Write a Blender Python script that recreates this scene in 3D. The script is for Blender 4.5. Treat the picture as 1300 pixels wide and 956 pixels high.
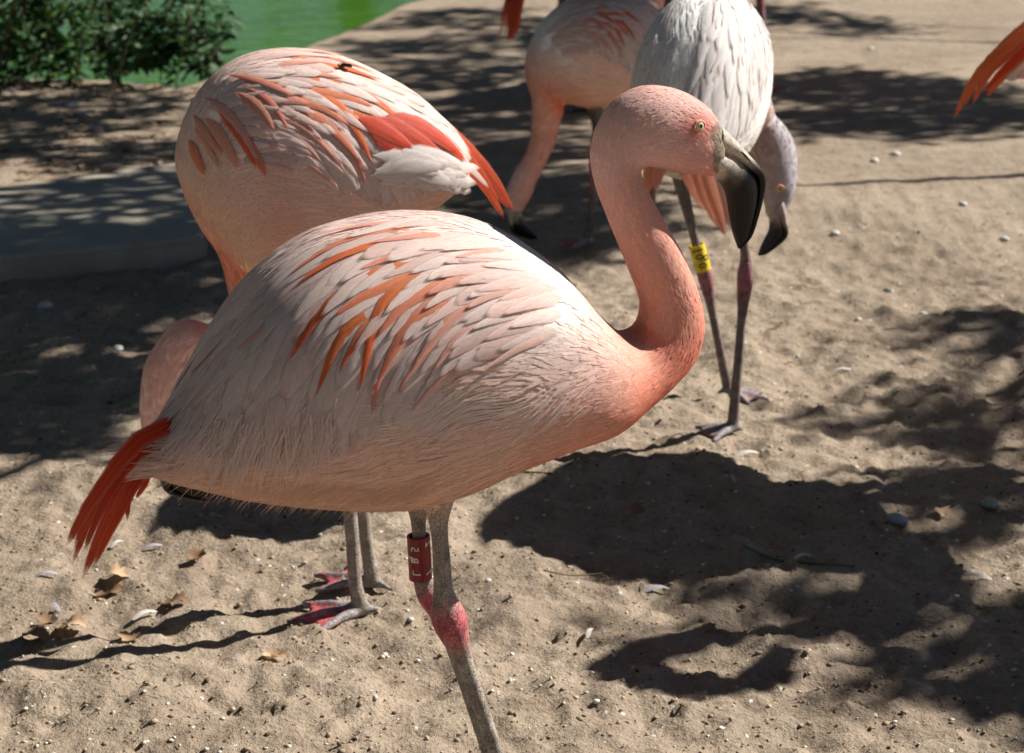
import bpy, bmesh, math, random
import numpy as np
from mathutils import Vector, Matrix, kdtree

random.seed(7)
RNG = np.random.default_rng(11)
for o in list(bpy.data.objects):
    bpy.data.objects.remove(o, do_unlink=True)
scene = bpy.context.scene
COL = scene.collection

# ------------------------------------------------------------------ camera, sky, sun, exposure
CAM_H = 1.1
PITCH = math.radians(17.3)
FPX = 2500.0                       # focal length in pixels of a 1300 px wide frame
cam_d = bpy.data.cameras.new('camera')
cam = bpy.data.objects.new('camera', cam_d)
COL.objects.link(cam)
cam.location = (0, 0, CAM_H)
cam.rotation_euler = (math.pi / 2 - PITCH, 0, 0)
cam_d.sensor_width = 36.0
cam_d.lens = FPX / 1300.0 * 36.0
cam_d.clip_end = 2000
cam_d.clip_start = 0.05
cam_d.dof.use_dof = True
cam_d.dof.focus_distance = 2.03
cam_d.dof.aperture_fstop = 11.0
scene.camera = cam

SUN_EL = math.radians(40)
SUN_AZ = math.radians(23)          # measured from +X towards +Y
TO_SUN = np.array([math.cos(SUN_EL) * math.cos(SUN_AZ), math.cos(SUN_EL) * math.sin(SUN_AZ), math.sin(SUN_EL)])
world = bpy.data.worlds.new('World')
scene.world = world
world.use_nodes = True
wn = world.node_tree
sky = wn.nodes.new('ShaderNodeTexSky')
sky.sky_type = 'NISHITA'
sky.sun_disc = False
sky.sun_elevation = SUN_EL
sky.sun_rotation = math.pi / 2 - SUN_AZ
sky.air_density = 0.28
sky.dust_density = 0.15
wn.links.new(sky.outputs[0], wn.nodes['Background'].inputs[0])
wn.nodes['Background'].inputs[1].default_value = 0.05
sun_d = bpy.data.lights.new('sun', 'SUN')
sun_d.energy = 5.0
sun_d.angle = math.radians(0.5)
sun_d.color = (1.0, 0.955, 0.885)
sun = bpy.data.objects.new('sun', sun_d)
COL.objects.link(sun)
sun.rotation_euler = Vector(TO_SUN).to_track_quat('Z', 'Y').to_euler()
sun.location = (8, 5, 9)
scene.view_settings.view_transform = 'Standard'
scene.view_settings.look = 'None'
scene.view_settings.gamma = 1.0
scene.view_settings.use_curve_mapping = False
scene.view_settings.exposure = 0.96
scene.render.engine = 'CYCLES'
scene.cycles.transparent_max_bounces = 10
scene.cycles.max_bounces = 5

# ------------------------------------------------------------------ helpers
CAMC = np.array([0, 0, CAM_H])
FW = np.array([0, math.cos(PITCH), -math.sin(PITCH)])
UP = np.array([0, math.sin(PITCH), math.cos(PITCH)])
RT = np.array([1.0, 0, 0])

def ray(x, y):
    return FW + (x - 650) / FPX * RT + (478 - y) / FPX * UP

def G(x, y, z=0.0):
    d = ray(x, y)
    return CAMC + d * ((z - CAM_H) / d[2])

def PY(x, y, Y):
    d = ray(x, y)
    return CAMC + d * (Y / d[1])

def proj(w):
    d = np.asarray(w) - CAMC
    zc = d @ FW
    return 650 + FPX * (d @ RT) / zc, 478 - FPX * (d @ UP) / zc

def lin(r, g, b):
    def c(v):
        v = v / 255.0
        return v / 12.92 if v < 0.04045 else ((v + 0.055) / 1.055) ** 2.4
    return np.array([c(r), c(g), c(b)])

def tag(o, label=None, cat=None, group=None, kind=None):
    if label: o['label'] = label
    if cat: o['category'] = cat
    if group: o['group'] = group
    if kind: o['kind'] = kind
    return o

def empty(name, loc):
    o = bpy.data.objects.new(name, None)
    o.empty_display_size = 0.05
    o.location = loc
    COL.objects.link(o)
    return o

def mesh_obj(name, verts, faces, mats, parent=None, colors=None, uv=None, smooth=True, base=None, midx=None, normals=None):
    """verts in world space; stored relative to the parent's base"""
    v = np.asarray(verts, dtype=float)
    b = np.zeros(3)
    if parent is not None:
        q = parent
        while q is not None:
            b = b + np.array(q.location)
            q = q.parent
    elif base is not None:
        b = np.array(base)
    me = bpy.data.meshes.new(name)
    f = np.asarray(faces) if not isinstance(faces, list) else None
    if f is not None and f.ndim == 2:
        n, k = f.shape
        me.vertices.add(len(v))
        me.vertices.foreach_set('co', (v - b).ravel())
        me.loops.add(n * k)
        me.loops.foreach_set('vertex_index', f.ravel().astype(np.int32))
        me.polygons.add(n)
        me.polygons.foreach_set('loop_start', (np.arange(n) * k).astype(np.int32))
        me.polygons.foreach_set('loop_total', np.full(n, k, dtype=np.int32))
        me.update(calc_edges=True)
    else:
        me.from_pydata((v - b).tolist(), [], faces)
    if colors is not None:
        a = me.color_attributes.new('Col', 'FLOAT_COLOR', 'POINT')
        c = np.ones((len(v), 4)); c[:, :3] = colors
        a.data.foreach_set('color', c.ravel())
    if uv is not None:
        l = me.uv_layers.new(name='UVMap')
        vi = np.empty(len(me.loops), dtype=np.int32)
        me.loops.foreach_get('vertex_index', vi)
        l.data.foreach_set('uv', np.asarray(uv)[vi].ravel())
    if smooth:
        me.polygons.foreach_set('use_smooth', np.ones(len(me.polygons), dtype=bool))
    if normals is not None:
        me.normals_split_custom_set_from_vertices(np.asarray(normals).tolist())
    for m in (mats if isinstance(mats, (list, tuple)) else [mats]):
        me.materials.append(m)
    if midx is not None:
        me.polygons.foreach_set('material_index', np.asarray(midx, dtype=np.int32))
    o = bpy.data.objects.new(name, me)
    COL.objects.link(o)
    if parent is not None:
        o.parent = parent
    elif base is not None:
        o.location = b
    return o

def hash2(ix, iy, seed):
    h = (ix.astype(np.int64) * 374761393 + iy.astype(np.int64) * 668265263 + seed * 974634777) & 0xffffffff
    h = ((h ^ (h >> 13)) * 1274126177) & 0xffffffff
    return ((h ^ (h >> 16)) & 0xffff) / 65535.0

def vnoise(x, y, seed=0):
    ix = np.floor(x); iy = np.floor(y)
    fx = x - ix; fy = y - iy
    fx = fx * fx * (3 - 2 * fx); fy = fy * fy * (3 - 2 * fy)
    a = hash2(ix, iy, seed); b = hash2(ix + 1, iy, seed)
    c = hash2(ix, iy + 1, seed); d = hash2(ix + 1, iy + 1, seed)
    return (a * (1 - fx) + b * fx) * (1 - fy) + (c * (1 - fx) + d * fx) * fy

def fbm(x, y, seed=0, oct=4):
    s = 0; amp = 0.5; t = 0
    for i in range(oct):
        s = s + amp * vnoise(x * 2 ** i, y * 2 ** i, seed + i * 17); t += amp; amp *= 0.5
    return s / t

def unit(v):
    v = np.asarray(v, dtype=float)
    n = np.linalg.norm(v, axis=-1, keepdims=True)
    return v / np.maximum(n, 1e-9)

def catmull(arr, s):
    arr = np.asarray(arr, dtype=float)
    s = np.asarray(s, dtype=float)
    n = len(arr)
    i = np.clip(np.floor(s).astype(int), 0, n - 2)
    t = (s - i)[..., None]
    p0 = arr[np.clip(i - 1, 0, n - 1)]; p1 = arr[i]; p2 = arr[i + 1]; p3 = arr[np.clip(i + 2, 0, n - 1)]
    return 0.5 * ((2 * p1) + (-p0 + p2) * t + (2 * p0 - 5 * p1 + 4 * p2 - p3) * t * t + (-p0 + 3 * p1 - 3 * p2 + p3) * t ** 3)

def tube(pts, radii, n=14, sub=6, cap=True, squash=None):
    """smooth tapered tube; returns verts, quad faces"""
    pts = np.asarray(pts, float); radii = np.asarray(radii, float)[:, None]
    S = np.linspace(0, len(pts) - 1, (len(pts) - 1) * sub + 1)
    c = catmull(pts, S); r = np.maximum(catmull(radii, S)[:, 0], 0.0002)
    T = unit(np.gradient(c, axis=0))
    ref = np.array([0.31, 0.89, 0.21])
    a = unit(np.cross(T, ref)); b = np.cross(T, a)
    th = np.linspace(0, 2 * math.pi, n, endpoint=False)
    V = c[:, None] + r[:, None, None] * (np.cos(th)[None, :, None] * a[:, None] + np.sin(th)[None, :, None] * b[:, None])
    m = len(c)
    V = V.reshape(-1, 3)
    i = np.arange(m - 1)[:, None]; j = np.arange(n)[None, :]
    F = np.stack([i * n + j, i * n + (j + 1) % n, (i + 1) * n + (j + 1) % n, (i + 1) * n + j], -1).reshape(-1, 4).tolist()
    if cap:
        F.append(list(range(n))[::-1]); F.append(list(range((m - 1) * n, m * n)))
    return V, F

def join(parts):
    V = []; F = []; off = 0
    for v, f in parts:
        V.append(np.asarray(v)); F += [[i + off for i in q] for q in f]; off += len(v)
    return np.concatenate(V), F

# ------------------------------------------------------------------ materials
def mat(name):
    m = bpy.data.materials.new(name)
    m.use_nodes = True
    nt = m.node_tree
    return m, nt, nt.nodes['Principled BSDF']

def node(nt, kind, **kw):
    n = nt.nodes.new(kind)
    for k, v in kw.items():
        if k.startswith('i_'):
            n.inputs[k[2:].replace('_', ' ')].default_value = v
        else:
            setattr(n, k, v)
    return n

def ramp(nt, src, stops):
    r = nt.nodes.new('ShaderNodeValToRGB')
    while len(r.color_ramp.elements) < len(stops):
        r.color_ramp.elements.new(0.5)
    for e, (p, c) in zip(r.color_ramp.elements, stops):
        e.position = p
        e.color = (*c, 1) if len(c) == 3 else c
    nt.links.new(src, r.inputs[0])
    return r

def mixc(nt, a, b, fac, mode='MULTIPLY'):
    m = nt.nodes.new('ShaderNodeMix')
    m.data_type = 'RGBA'; m.blend_type = mode
    if isinstance(fac, (int, float)): m.inputs[0].default_value = fac
    else: nt.links.new(fac, m.inputs[0])
    for s, i in ((a, 6), (b, 7)):
        if hasattr(s, 'is_linked'): nt.links.new(s, m.inputs[i])
        else: m.inputs[i].default_value = (*s, 1)
    return m.outputs[2]

def make_plumage():
    m, nt, p = mat('plumage')
    at = node(nt, 'ShaderNodeAttribute', attribute_name='Col')
    tc = nt.nodes.new('ShaderNodeTexCoord')
    n1 = node(nt, 'ShaderNodeTexNoise', i_Scale=70.0, i_Detail=5.0)
    nt.links.new(tc.outputs['Object'], n1.inputs['Vector'])
    r = ramp(nt, n1.outputs[0], [(0.3, (0.82, 0.8, 0.8)), (0.7, (1.06, 1.06, 1.06))])
    c = mixc(nt, at.outputs['Color'], r.outputs[0], 1.0)
    nt.links.new(c, p.inputs['Base Color'])
    p.inputs['Roughness'].default_value = 0.85
    p.inputs['Specular IOR Level'].default_value = 0.2
    b = node(nt, 'ShaderNodeBump', i_Strength=0.12, i_Distance=0.002)
    n2 = node(nt, 'ShaderNodeTexNoise', i_Scale=260.0, i_Detail=3.0)
    nt.links.new(tc.outputs['Object'], n2.inputs['Vector'])
    nt.links.new(n2.outputs[0], b.inputs['Height'])
    nt.links.new(b.outputs[0], p.inputs['Normal'])
    return m

def make_feather(name, trans=0.3, fray=True, streak=0.42, margin=0.13):
    """u across -1..1 stored as 0..1, v along 0..1; barbs run outward and forward"""
    m, nt, p = mat(name)
    L = nt.links.new
    out = nt.nodes['Material Output']
    at = node(nt, 'ShaderNodeAttribute', attribute_name='Col')
    uv = nt.nodes.new('ShaderNodeUVMap')
    sep = nt.nodes.new('ShaderNodeSeparateXYZ')
    L(uv.outputs[0], sep.inputs[0])
    def M(op, a, b=None):
        x = node(nt, 'ShaderNodeMath', operation=op)
        for i, s in enumerate((a, b)):
            if s is None: continue
            if hasattr(s, 'is_linked'): L(s, x.inputs[i])
            else: x.inputs[i].default_value = s
        return x.outputs[0]
    au = M('ABSOLUTE', M('SUBTRACT', sep.outputs[0], 0.5))          # 0 .. 0.5
    tc = nt.nodes.new('ShaderNodeTexCoord')
    barb = M('SUBTRACT', sep.outputs[1], M('MULTIPLY', au, 0.8))
    cmb = nt.nodes.new('ShaderNodeCombineXYZ')
    L(M('MULTIPLY', barb, 64.0), cmb.inputs[0]); L(M('MULTIPLY', sep.outputs[0], 3.0), cmb.inputs[1])
    oi = nt.nodes.new('ShaderNodeObjectInfo')
    L(M('MULTIPLY', oi.outputs['Random'], 40.0), cmb.inputs[2])
    nz = node(nt, 'ShaderNodeTexNoise', i_Scale=1.0, i_Detail=3.0, i_Roughness=0.7)
    L(cmb.outputs[0], nz.inputs['Vector'])
    r = ramp(nt, nz.outputs[0], [(0.3, (1 - streak,) * 3), (0.7, (1.05, 1.05, 1.05))])
    c = mixc(nt, at.outputs['Color'], r.outputs[0], 1.0)
    ed = ramp(nt, au, [(0.2, (0, 0, 0)), (0.5, (1, 1, 1))])
    c = mixc(nt, c, (0.93, 0.86, 0.82), M('MULTIPLY', ed.outputs[0], margin), 'MIX')
    # pale shaft
    sh = ramp(nt, au, [(0.0, (1, 1, 1)), (0.025, (0, 0, 0))])
    sc = M('MULTIPLY', sh.outputs[0], 0.08)
    c = mixc(nt, c, (0.9, 0.8, 0.74), sc, 'MIX')
    L(c, p.inputs['Base Color'])
    p.inputs['Roughness'].default_value = 0.6
    p.inputs['Specular IOR Level'].default_value = 0.3
    b = node(nt, 'ShaderNodeBump', i_Strength=0.5, i_Distance=0.001)
    L(nz.outputs[0], b.inputs['Height']); L(b.outputs[0], p.inputs['Normal'])
    tr = nt.nodes.new('ShaderNodeBsdfTranslucent')
    L(c, tr.inputs[0])
    mx = nt.nodes.new('ShaderNodeMixShader'); mx.inputs[0].default_value = trans
    L(p.outputs[0], mx.inputs[1]); L(tr.outputs[0], mx.inputs[2])
    last = mx.outputs[0]
    if fray:
        # barbs part at the margin and at the tip
        edge = M('MAXIMUM', M('MULTIPLY', M('SUBTRACT', au, 0.25), 3.2), M('MULTIPLY', M('SUBTRACT', sep.outputs[1], 0.82), 3.6))
        hole = nt.nodes.new('ShaderNodeMapRange'); L(M('ADD', edge, nz.outputs[0]), hole.inputs[0]); hole.inputs[1].default_value = 0.82; hole.inputs[2].default_value = 1.15; hole = hole.outputs[0]
        tp = nt.nodes.new('ShaderNodeBsdfTransparent')
        m2 = nt.nodes.new('ShaderNodeMixShader')
        L(hole, m2.inputs[0]); L(last, m2.inputs[1]); L(tp.outputs[0], m2.inputs[2])
        last = m2.outputs[0]
    L(last, out.inputs[0])
    return m

def make_col(name, rough=0.5, spec=0.5, nscale=120.0, namp=0.25, bump=0.3, bdist=0.001, vor=0.0):
    m, nt, p = mat(name)
    at = node(nt, 'ShaderNodeAttribute', attribute_name='Col')
    tc = nt.nodes.new('ShaderNodeTexCoord')
    n1 = node(nt, 'ShaderNodeTexNoise', i_Scale=nscale, i_Detail=5.0)
    nt.links.new(tc.outputs['Object'], n1.inputs['Vector'])
    r = ramp(nt, n1.outputs[0], [(0.3, (1 - namp,) * 3), (0.7, (1 + namp * .4,) * 3)])
    c = mixc(nt, at.outputs['Color'], r.outputs[0], 1.0)
    h = n1.outputs[0]
    if vor:
        v = node(nt, 'ShaderNodeTexVoronoi', feature='DISTANCE_TO_EDGE', i_Scale=vor)
        nt.links.new(tc.outputs['Object'], v.inputs['Vector'])
        r2 = ramp(nt, v.outputs[0], [(0.0, (0.4, 0.37, 0.35)), (0.09, (1, 1, 1))])
        c = mixc(nt, c, r2.outputs[0], 0.8)
        h = r2.outputs[0]
    nt.links.new(c, p.inputs['Base Color'])
    p.inputs['Roughness'].default_value = rough
    p.inputs['Specular IOR Level'].default_value = spec
    b = node(nt, 'ShaderNodeBump', i_Strength=bump, i_Distance=bdist)
    nt.links.new(h, b.inputs['Height']); nt.links.new(b.outputs[0], p.inputs['Normal'])
    return m

PLUM = make_plumage()
FEATH = make_feather('feather_vane')
DOWN = make_feather('contour_feather', trans=0.3, streak=0.10, margin=0.15)
STRAND = make_feather('feather_strand', trans=0.3, fray=False, streak=0.05)
LEGSKIN = make_col('leg_skin', 0.6, 0.35, 70, 0.5, 0.7, 0.0015, vor=210.0)
BILLM = make_col('bill_horn', 0.33, 0.3, 240, 0.4, 0.35, 0.0008)
EYEM = make_col('eye_gloss', 0.05, 0.6, 300, 0.1, 0.0)
BANDM = make_col('leg_band_plastic', 0.4, 0.5, 90, 0.25, 0.1, 0.0005)

# ------------------------------------------------------------------ ground, pond
BANK = sorted([tuple(G(520, 0)[:2]), tuple(G(385, 58)[:2]), tuple(G(230, 105)[:2]), tuple(G(0, 92)[:2]), (-4.0, 7.7), (-9, 8.2), (1.2, 15.0), (4.5, 30.0), (9, 60)])
BX = np.array([b[0] for b in BANK]); BYv = np.array([b[1] for b in BANK])

def bankd(x, y):
    return y - np.interp(x, BX, BYv) + 0.25 * (fbm(x * 2.2, y * 2.2, 5, 3) - 0.5)

def height(x, y, fine=True):
    x = np.asarray(x, float); y = np.asarray(y, float)
    h = 0.022 * (fbm(x * 1.6 + 3, y * 1.6, 1, 3) - 0.5)
    if fine:
        k = np.clip(1.25 - (np.maximum(np.abs(x) - 1.2, 0) + np.maximum(y - 4.0, 0)) / 1.6, 0, 1)
        h = h + k * 0.042 * (fbm(x * 9, y * 9, 2, 4) - 0.5)
        c = fbm(x * 42, y * 42, 3, 3)
        h = h + k * 0.022 * np.clip(c - 0.5, -0.12, 1)
        pit = fbm(x * 21 + 9, y * 21, 8, 2)
        h = h - k * 0.010 * np.clip(pit - 0.62, 0, 1) * 6 * 0.4
    if fine: h = h + footprints(x, y)
    d = bankd(x, y)
    t = np.clip((d + 0.15) / 0.9, 0, 1)
    h = h - 0.5 * t * t * (3 - 2 * t)
    return h

PRINTS = []
_pr = random.Random(41)
for _i in range(34):
    _g = G(_pr.uniform(-40, 1340), _pr.uniform(480, 960))
    PRINTS.append((_g[0], _g[1], _pr.uniform(0, 6.28), _pr.uniform(.8, 1.1)))

def footprints(x, y):
    d = np.zeros_like(x)
    for px_, py_, a_, sc_ in PRINTS:
        m = (np.abs(x - px_) < .12) & (np.abs(y - py_) < .12)
        if not m.any(): continue
        lx = ((x[m] - px_) * math.cos(a_) + (y[m] - py_) * math.sin(a_)) / sc_; ly = (-(x[m] - px_) * math.sin(a_) + (y[m] - py_) * math.cos(a_)) / sc_
        v = np.zeros_like(lx)
        for t_ in (-.6, 0, .6):
            cx, cy = math.cos(t_), math.sin(t_)
            s_ = np.clip(lx * cx + ly * cy, 0, .085)
            q = np.hypot(lx - s_ * cx, ly - s_ * cy)
            v = np.maximum(v, np.exp(-(q / .009) ** 2)); v = v - .25 * np.exp(-((q - .02) / .008) ** 2) * (v < .3)
        w = (lx > 0) & (lx < .07) & (np.abs(ly) < lx * .6)
        d[m] -= .006 * np.maximum(v, np.where(w, .45, -1))
    return d

def gz(x, y):
    return float(height(np.array([x]), np.array([y]))[0])

def make_ground():
    def axis(lo, hi, cell, far):
        mid = np.arange(lo, hi + cell, cell)
        g = [0]; st = cell
        while g[-1] < far:
            st = min(st * 1.06, 0.08) if g[-1] < 6 else st * 1.2; g.append(g[-1] + st)
        g = np.array(g[1:])
        return np.concatenate([lo - g[::-1], mid, hi + g])
    xs = axis(-1.35, 1.35, 0.0085, 260)
    ys = axis(1.75, 4.2, 0.0095, 500)
    X, Y = np.meshgrid(xs, ys)
    Z = height(X, Y)
    nx, ny = len(xs), len(ys)
    V = np.stack([X, Y, Z], -1).reshape(-1, 3)
    i = np.arange(ny - 1)[:, None]; j = np.arange(nx - 1)[None]
    F = np.stack([i * nx + j, i * nx + j + 1, (i + 1) * nx + j + 1, (i + 1) * nx + j], -1).reshape(-1, 4)
    m, nt, p = mat('sandy_earth')
    L = nt.links.new
    tc = nt.nodes.new('ShaderNodeTexCoord')
    def nz(s, d, r=0.6):
        n = node(nt, 'ShaderNodeTexNoise', i_Scale=s, i_Detail=d, i_Roughness=r)
        L(tc.outputs['Object'], n.inputs['Vector']); return n.outputs[0]
    big = nz(1.7, 4); mid = nz(14, 6, 0.7); fin = nz(120, 5, 0.7)
    c = ramp(nt, big, [(0.3, tuple(lin(139, 124, 108))), (0.7, tuple(lin(163, 148, 130)))]).outputs[0]
    c = mixc(nt, c, ramp(nt, mid, [(0.3, (0.62, 0.58, 0.54)), (0.5, (0.95, 0.95, 0.95)), (0.7, (1.1, 1.08, 1.06))]).outputs[0], 0.85)
    c = mixc(nt, c, ramp(nt, fin, [(0.28, (0.5, 0.46, 0.42)), (0.45, (0.95, 0.95, 0.95)), (0.72, (1.25, 1.24, 1.22))]).outputs[0], 0.8)
    # scattered dark crumbs and pale grit
    v = node(nt, 'ShaderNodeTexVoronoi', i_Scale=95.0)
    L(tc.outputs['Object'], v.inputs['Vector'])
    hs = nt.nodes.new('ShaderNodeSeparateColor'); L(v.outputs['Color'], hs.inputs[0])
    def cut(src, th):
        n = node(nt, 'ShaderNodeMath', operation='GREATER_THAN'); L(src, n.inputs[0]); n.inputs[1].default_value = th
        return n.outputs[0]
    near = node(nt, 'ShaderNodeMath', operation='LESS_THAN'); L(v.outputs['Distance'], near.inputs[0]); near.inputs[1].default_value = 0.28
    def mul(a, b):
        n = node(nt, 'ShaderNodeMath', operation='MULTIPLY'); L(a, n.inputs[0]); L(b, n.inputs[1]); return n.outputs[0]
    c = mixc(nt, c, tuple(lin(70, 52, 40)), mul(cut(hs.outputs[0], 0.955), near.outputs[0]), 'MIX')
    c = mixc(nt, c, tuple(lin(205, 198, 186)), mul(cut(hs.outputs[1], 0.975), near.outputs[0]), 'MIX')
    L(c, p.inputs['Base Color'])
    p.inputs['Roughness'].default_value = 0.95
    p.inputs['Specular IOR Level'].default_value = 0.15
    b1 = node(nt, 'ShaderNodeBump', i_Strength=0.9, i_Distance=0.016); L(mid, b1.inputs['Height'])
    b2 = node(nt, 'ShaderNodeBump', i_Strength=1.0, i_Distance=0.005); L(fin, b2.inputs['Height']); L(b1.outputs[0], b2.inputs['Normal'])
    L(b2.outputs[0], p.inputs['Normal'])
    tag(mesh_obj('ground', V, F, m), kind='structure')

    m, nt, p = mat('green_pond_water')
    L = nt.links.new
    tc = nt.nodes.new('ShaderNodeTexCoord')
    n = node(nt, 'ShaderNodeTexNoise', i_Scale=1.5, i_Detail=3.0); L(tc.outputs['Object'], n.inputs['Vector'])
    L(ramp(nt, n.outputs[0], [(0.3, tuple(lin(52, 88, 24))), (0.7, tuple(lin(64, 102, 32)))]).outputs[0], p.inputs['Base Color'])
    p.inputs['Roughness'].default_value = 0.12
    p.inputs['IOR'].default_value = 1.33
    p.inputs['Specular IOR Level'].default_value = 0.09
    w = node(nt, 'ShaderNodeTexNoise', i_Scale=9.0, i_Detail=2.0)
    mp = node(nt, 'ShaderNodeMapping'); mp.inputs['Scale'].default_value = (0.5, 1.6, 1)
    L(tc.outputs['Object'], mp.inputs[0]); L(mp.outputs[0], w.inputs['Vector'])
    b = node(nt, 'ShaderNodeBump', i_Strength=0.6, i_Distance=0.03); L(w.outputs[0], b.inputs['Height']); L(b.outputs[0], p.inputs['Normal'])
    V = [(-60, 6.2, -0.10), (60, 6.2, -0.10), (60, 140, -0.10), (-60, 140, -0.10)]
    tag(mesh_obj('pond_water', V, [[0, 1, 2, 3]], m, smooth=False), kind='structure')

make_ground()

# ------------------------------------------------------------------ concrete slab
def make_slab():
    m, nt, p = mat('grey_concrete')
    L = nt.links.new
    tc = nt.nodes.new('ShaderNodeTexCoord')
    n = node(nt, 'ShaderNodeTexNoise', i_Scale=6.0, i_Detail=8.0, i_Roughness=0.7); L(tc.outputs['Object'], n.inputs['Vector'])
    L(ramp(nt, n.outputs[0], [(0.3, tuple(lin(130, 124, 112))), (0.7, tuple(lin(164, 155, 138)))]).outputs[0], p.inputs['Base Color'])
    p.inputs['Roughness'].default_value = 0.75
    b = node(nt, 'ShaderNodeBump', i_Strength=0.4, i_Distance=0.004); L(n.outputs[0], b.inputs['Height']); L(b.outputs[0], p.inputs['Normal'])
    z1 = 0.06
    pts = [G(-260, 352, z1), G(0, 326, z1), G(190, 309, z1), G(262, 300, z1), G(258, 200, z1), G(215, 206, z1), G(120, 219, z1), G(0, 236, z1), G(-260, 262, z1)]
    bm = bmesh.new()
    top = [bm.verts.new((q[0], q[1], z1)) for q in pts]
    f = bm.faces.new(top)
    r = bmesh.ops.extrude_face_region(bm, geom=[f])
    for v in r['geom']:
        if isinstance(v, bmesh.types.BMVert): v.co.z = -0.03
    bmesh.ops.recalc_face_normals(bm, faces=bm.faces)
    bmesh.ops.bevel(bm, geom=[e for e in bm.edges if abs(e.verts[0].co.z - z1) < 1e-4 and abs(e.verts[1].co.z - z1) < 1e-4], offset=0.012, segments=3, affect='EDGES')
    me = bpy.data.meshes.new('concrete_slab'); bm.to_mesh(me); bm.free()
    me.materials.append(m)
    o = bpy.data.objects.new('concrete_slab', me); COL.objects.link(o)
    tag(o, 'low grey concrete slab lying on the earth in dappled shade', 'slab')
make_slab()

# ------------------------------------------------------------------ feathers
def vane(path, nrm, width, col, colt, ncross=2, camber=0.06, prof=None, v0=0):
    """one feather: path (k,3), surface normals (k,3); returns verts, faces, colours, uvs"""
    path = np.asarray(path); k = len(path)
    T = unit(np.gradient(path, axis=0))
    nrm = unit(nrm - (nrm * T).sum(1, keepdims=True) * T)
    side = np.cross(T, nrm)
    v = np.linspace(0, 1, k)
    w = prof(v) if prof else np.sin(np.pi * np.clip(v * 0.9 + 0.06, 0, 1)) ** 0.6 * (1 - 0.25 * v)
    us = np.linspace(-1, 1, 2 * ncross + 1)
    V = path[:, None] + side[:, None] * (us[None, :, None] * (w * width * 0.5)[:, None, None]) - nrm[:, None] * ((us ** 2)[None, :, None] * (w * width * camber)[:, None, None])
    n = len(us)
    V = V.reshape(-1, 3)
    i = np.arange(k - 1)[:, None]; j = np.arange(n - 1)[None]
    F = (np.stack([i * n + j, i * n + j + 1, (i + 1) * n + j + 1, (i + 1) * n + j], -1).reshape(-1, 4) + v0)
    c = col[None] * (1 - v[:, None] ** 1.5) + colt[None] * v[:, None] ** 1.5
    c = np.repeat(c, n, axis=0)
    uv = np.stack([np.tile(us * 0.5 + 0.5, k), np.repeat(v, n)], -1)
    NV = unit(np.repeat(nrm, n, 0) + 0.35 * np.tile(us, k)[:, None] * np.repeat(side, n, 0) * camber / 0.06)
    return V, F, c, uv, NV

POINTED = lambda v: np.clip(np.minimum((v + 0.10) * 4, 1.0), 0, 1) * np.clip((1.03 - v), 0, 1) ** 0.72
ROUNDED = lambda v: np.clip(np.minimum((v + 0.12) * 4, 1.0), 0, 1) * np.clip(1.02 - v ** 3.0, 0, 1) ** 0.6

TAPERED = lambda v: np.clip(v * 3.2 + .06, 0, 1) * np.clip(1.02 - v ** 2.6, 0, 1) ** 0.7

class Loft:
    def __init__(self, ctr, up, hw, cd, cv):
        self.c = np.array(ctr); self.u = np.array(up); self.h = np.array(hw)[:, None]
        self.cd = np.array(cd); self.cv = np.array(cv)
        T = unit(np.gradient(self.c, axis=0))
        self.w = unit(np.cross(T, self.u))
        self.n = len(self.c)
    def at(self, s, th):
        c = catmull(self.c, s); u = catmull(self.u, s); w = unit(catmull(self.w, s)); h = np.maximum(catmull(self.h, s), 0.001)
        ct = np.cos(th)[..., None]; st = np.sin(th)[..., None]
        ct = np.sign(ct) * np.abs(ct) ** 0.92; st = np.sign(st) * np.abs(st) ** 0.92
        return c + u * ct + w * h * st
    def col(self, s, th):
        k = (0.5 + 0.5 * np.cos(th))[..., None]
        k = k * k * (3 - 2 * k)
        return np.clip(catmull(self.cd, s) * k + catmull(self.cv, s) * (1 - k), 0, 1)
    def frame(self, s, th):
        e = 0.03
        p = self.at(s, th)
        ds = self.at(np.clip(s + e, 0, self.n - 1), th) - self.at(np.clip(s - e, 0, self.n - 1), th)
        dt = self.at(s, th + e) - self.at(s, th - e)
        n = unit(np.cross(ds, dt))
        c = catmull(self.c, s)
        n = np.where(((p - c) * n).sum(-1, keepdims=True) < 0, -n, n)
        return p, n, unit(ds)
    def grid(self, ns, nt):
        s = np.linspace(0, self.n - 1, ns); th = np.linspace(0, 2 * math.pi, nt, endpoint=False)
        S, TH = np.meshgrid(s, th, indexing='ij')
        V = self.at(S, TH).reshape(-1, 3); C = self.col(S, TH).reshape(-1, 3)
        i = np.arange(ns - 1)[:, None]; j = np.arange(nt)[None]
        F = np.stack([i * nt + j, i * nt + (j + 1) % nt, (i + 1) * nt + (j + 1) % nt, (i + 1) * nt + j], -1).reshape(-1, 4).tolist()
        F.append(list(range(nt))[::-1]); F.append(list(range((ns - 1) * nt, ns * nt)))
        return V, F, C

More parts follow.
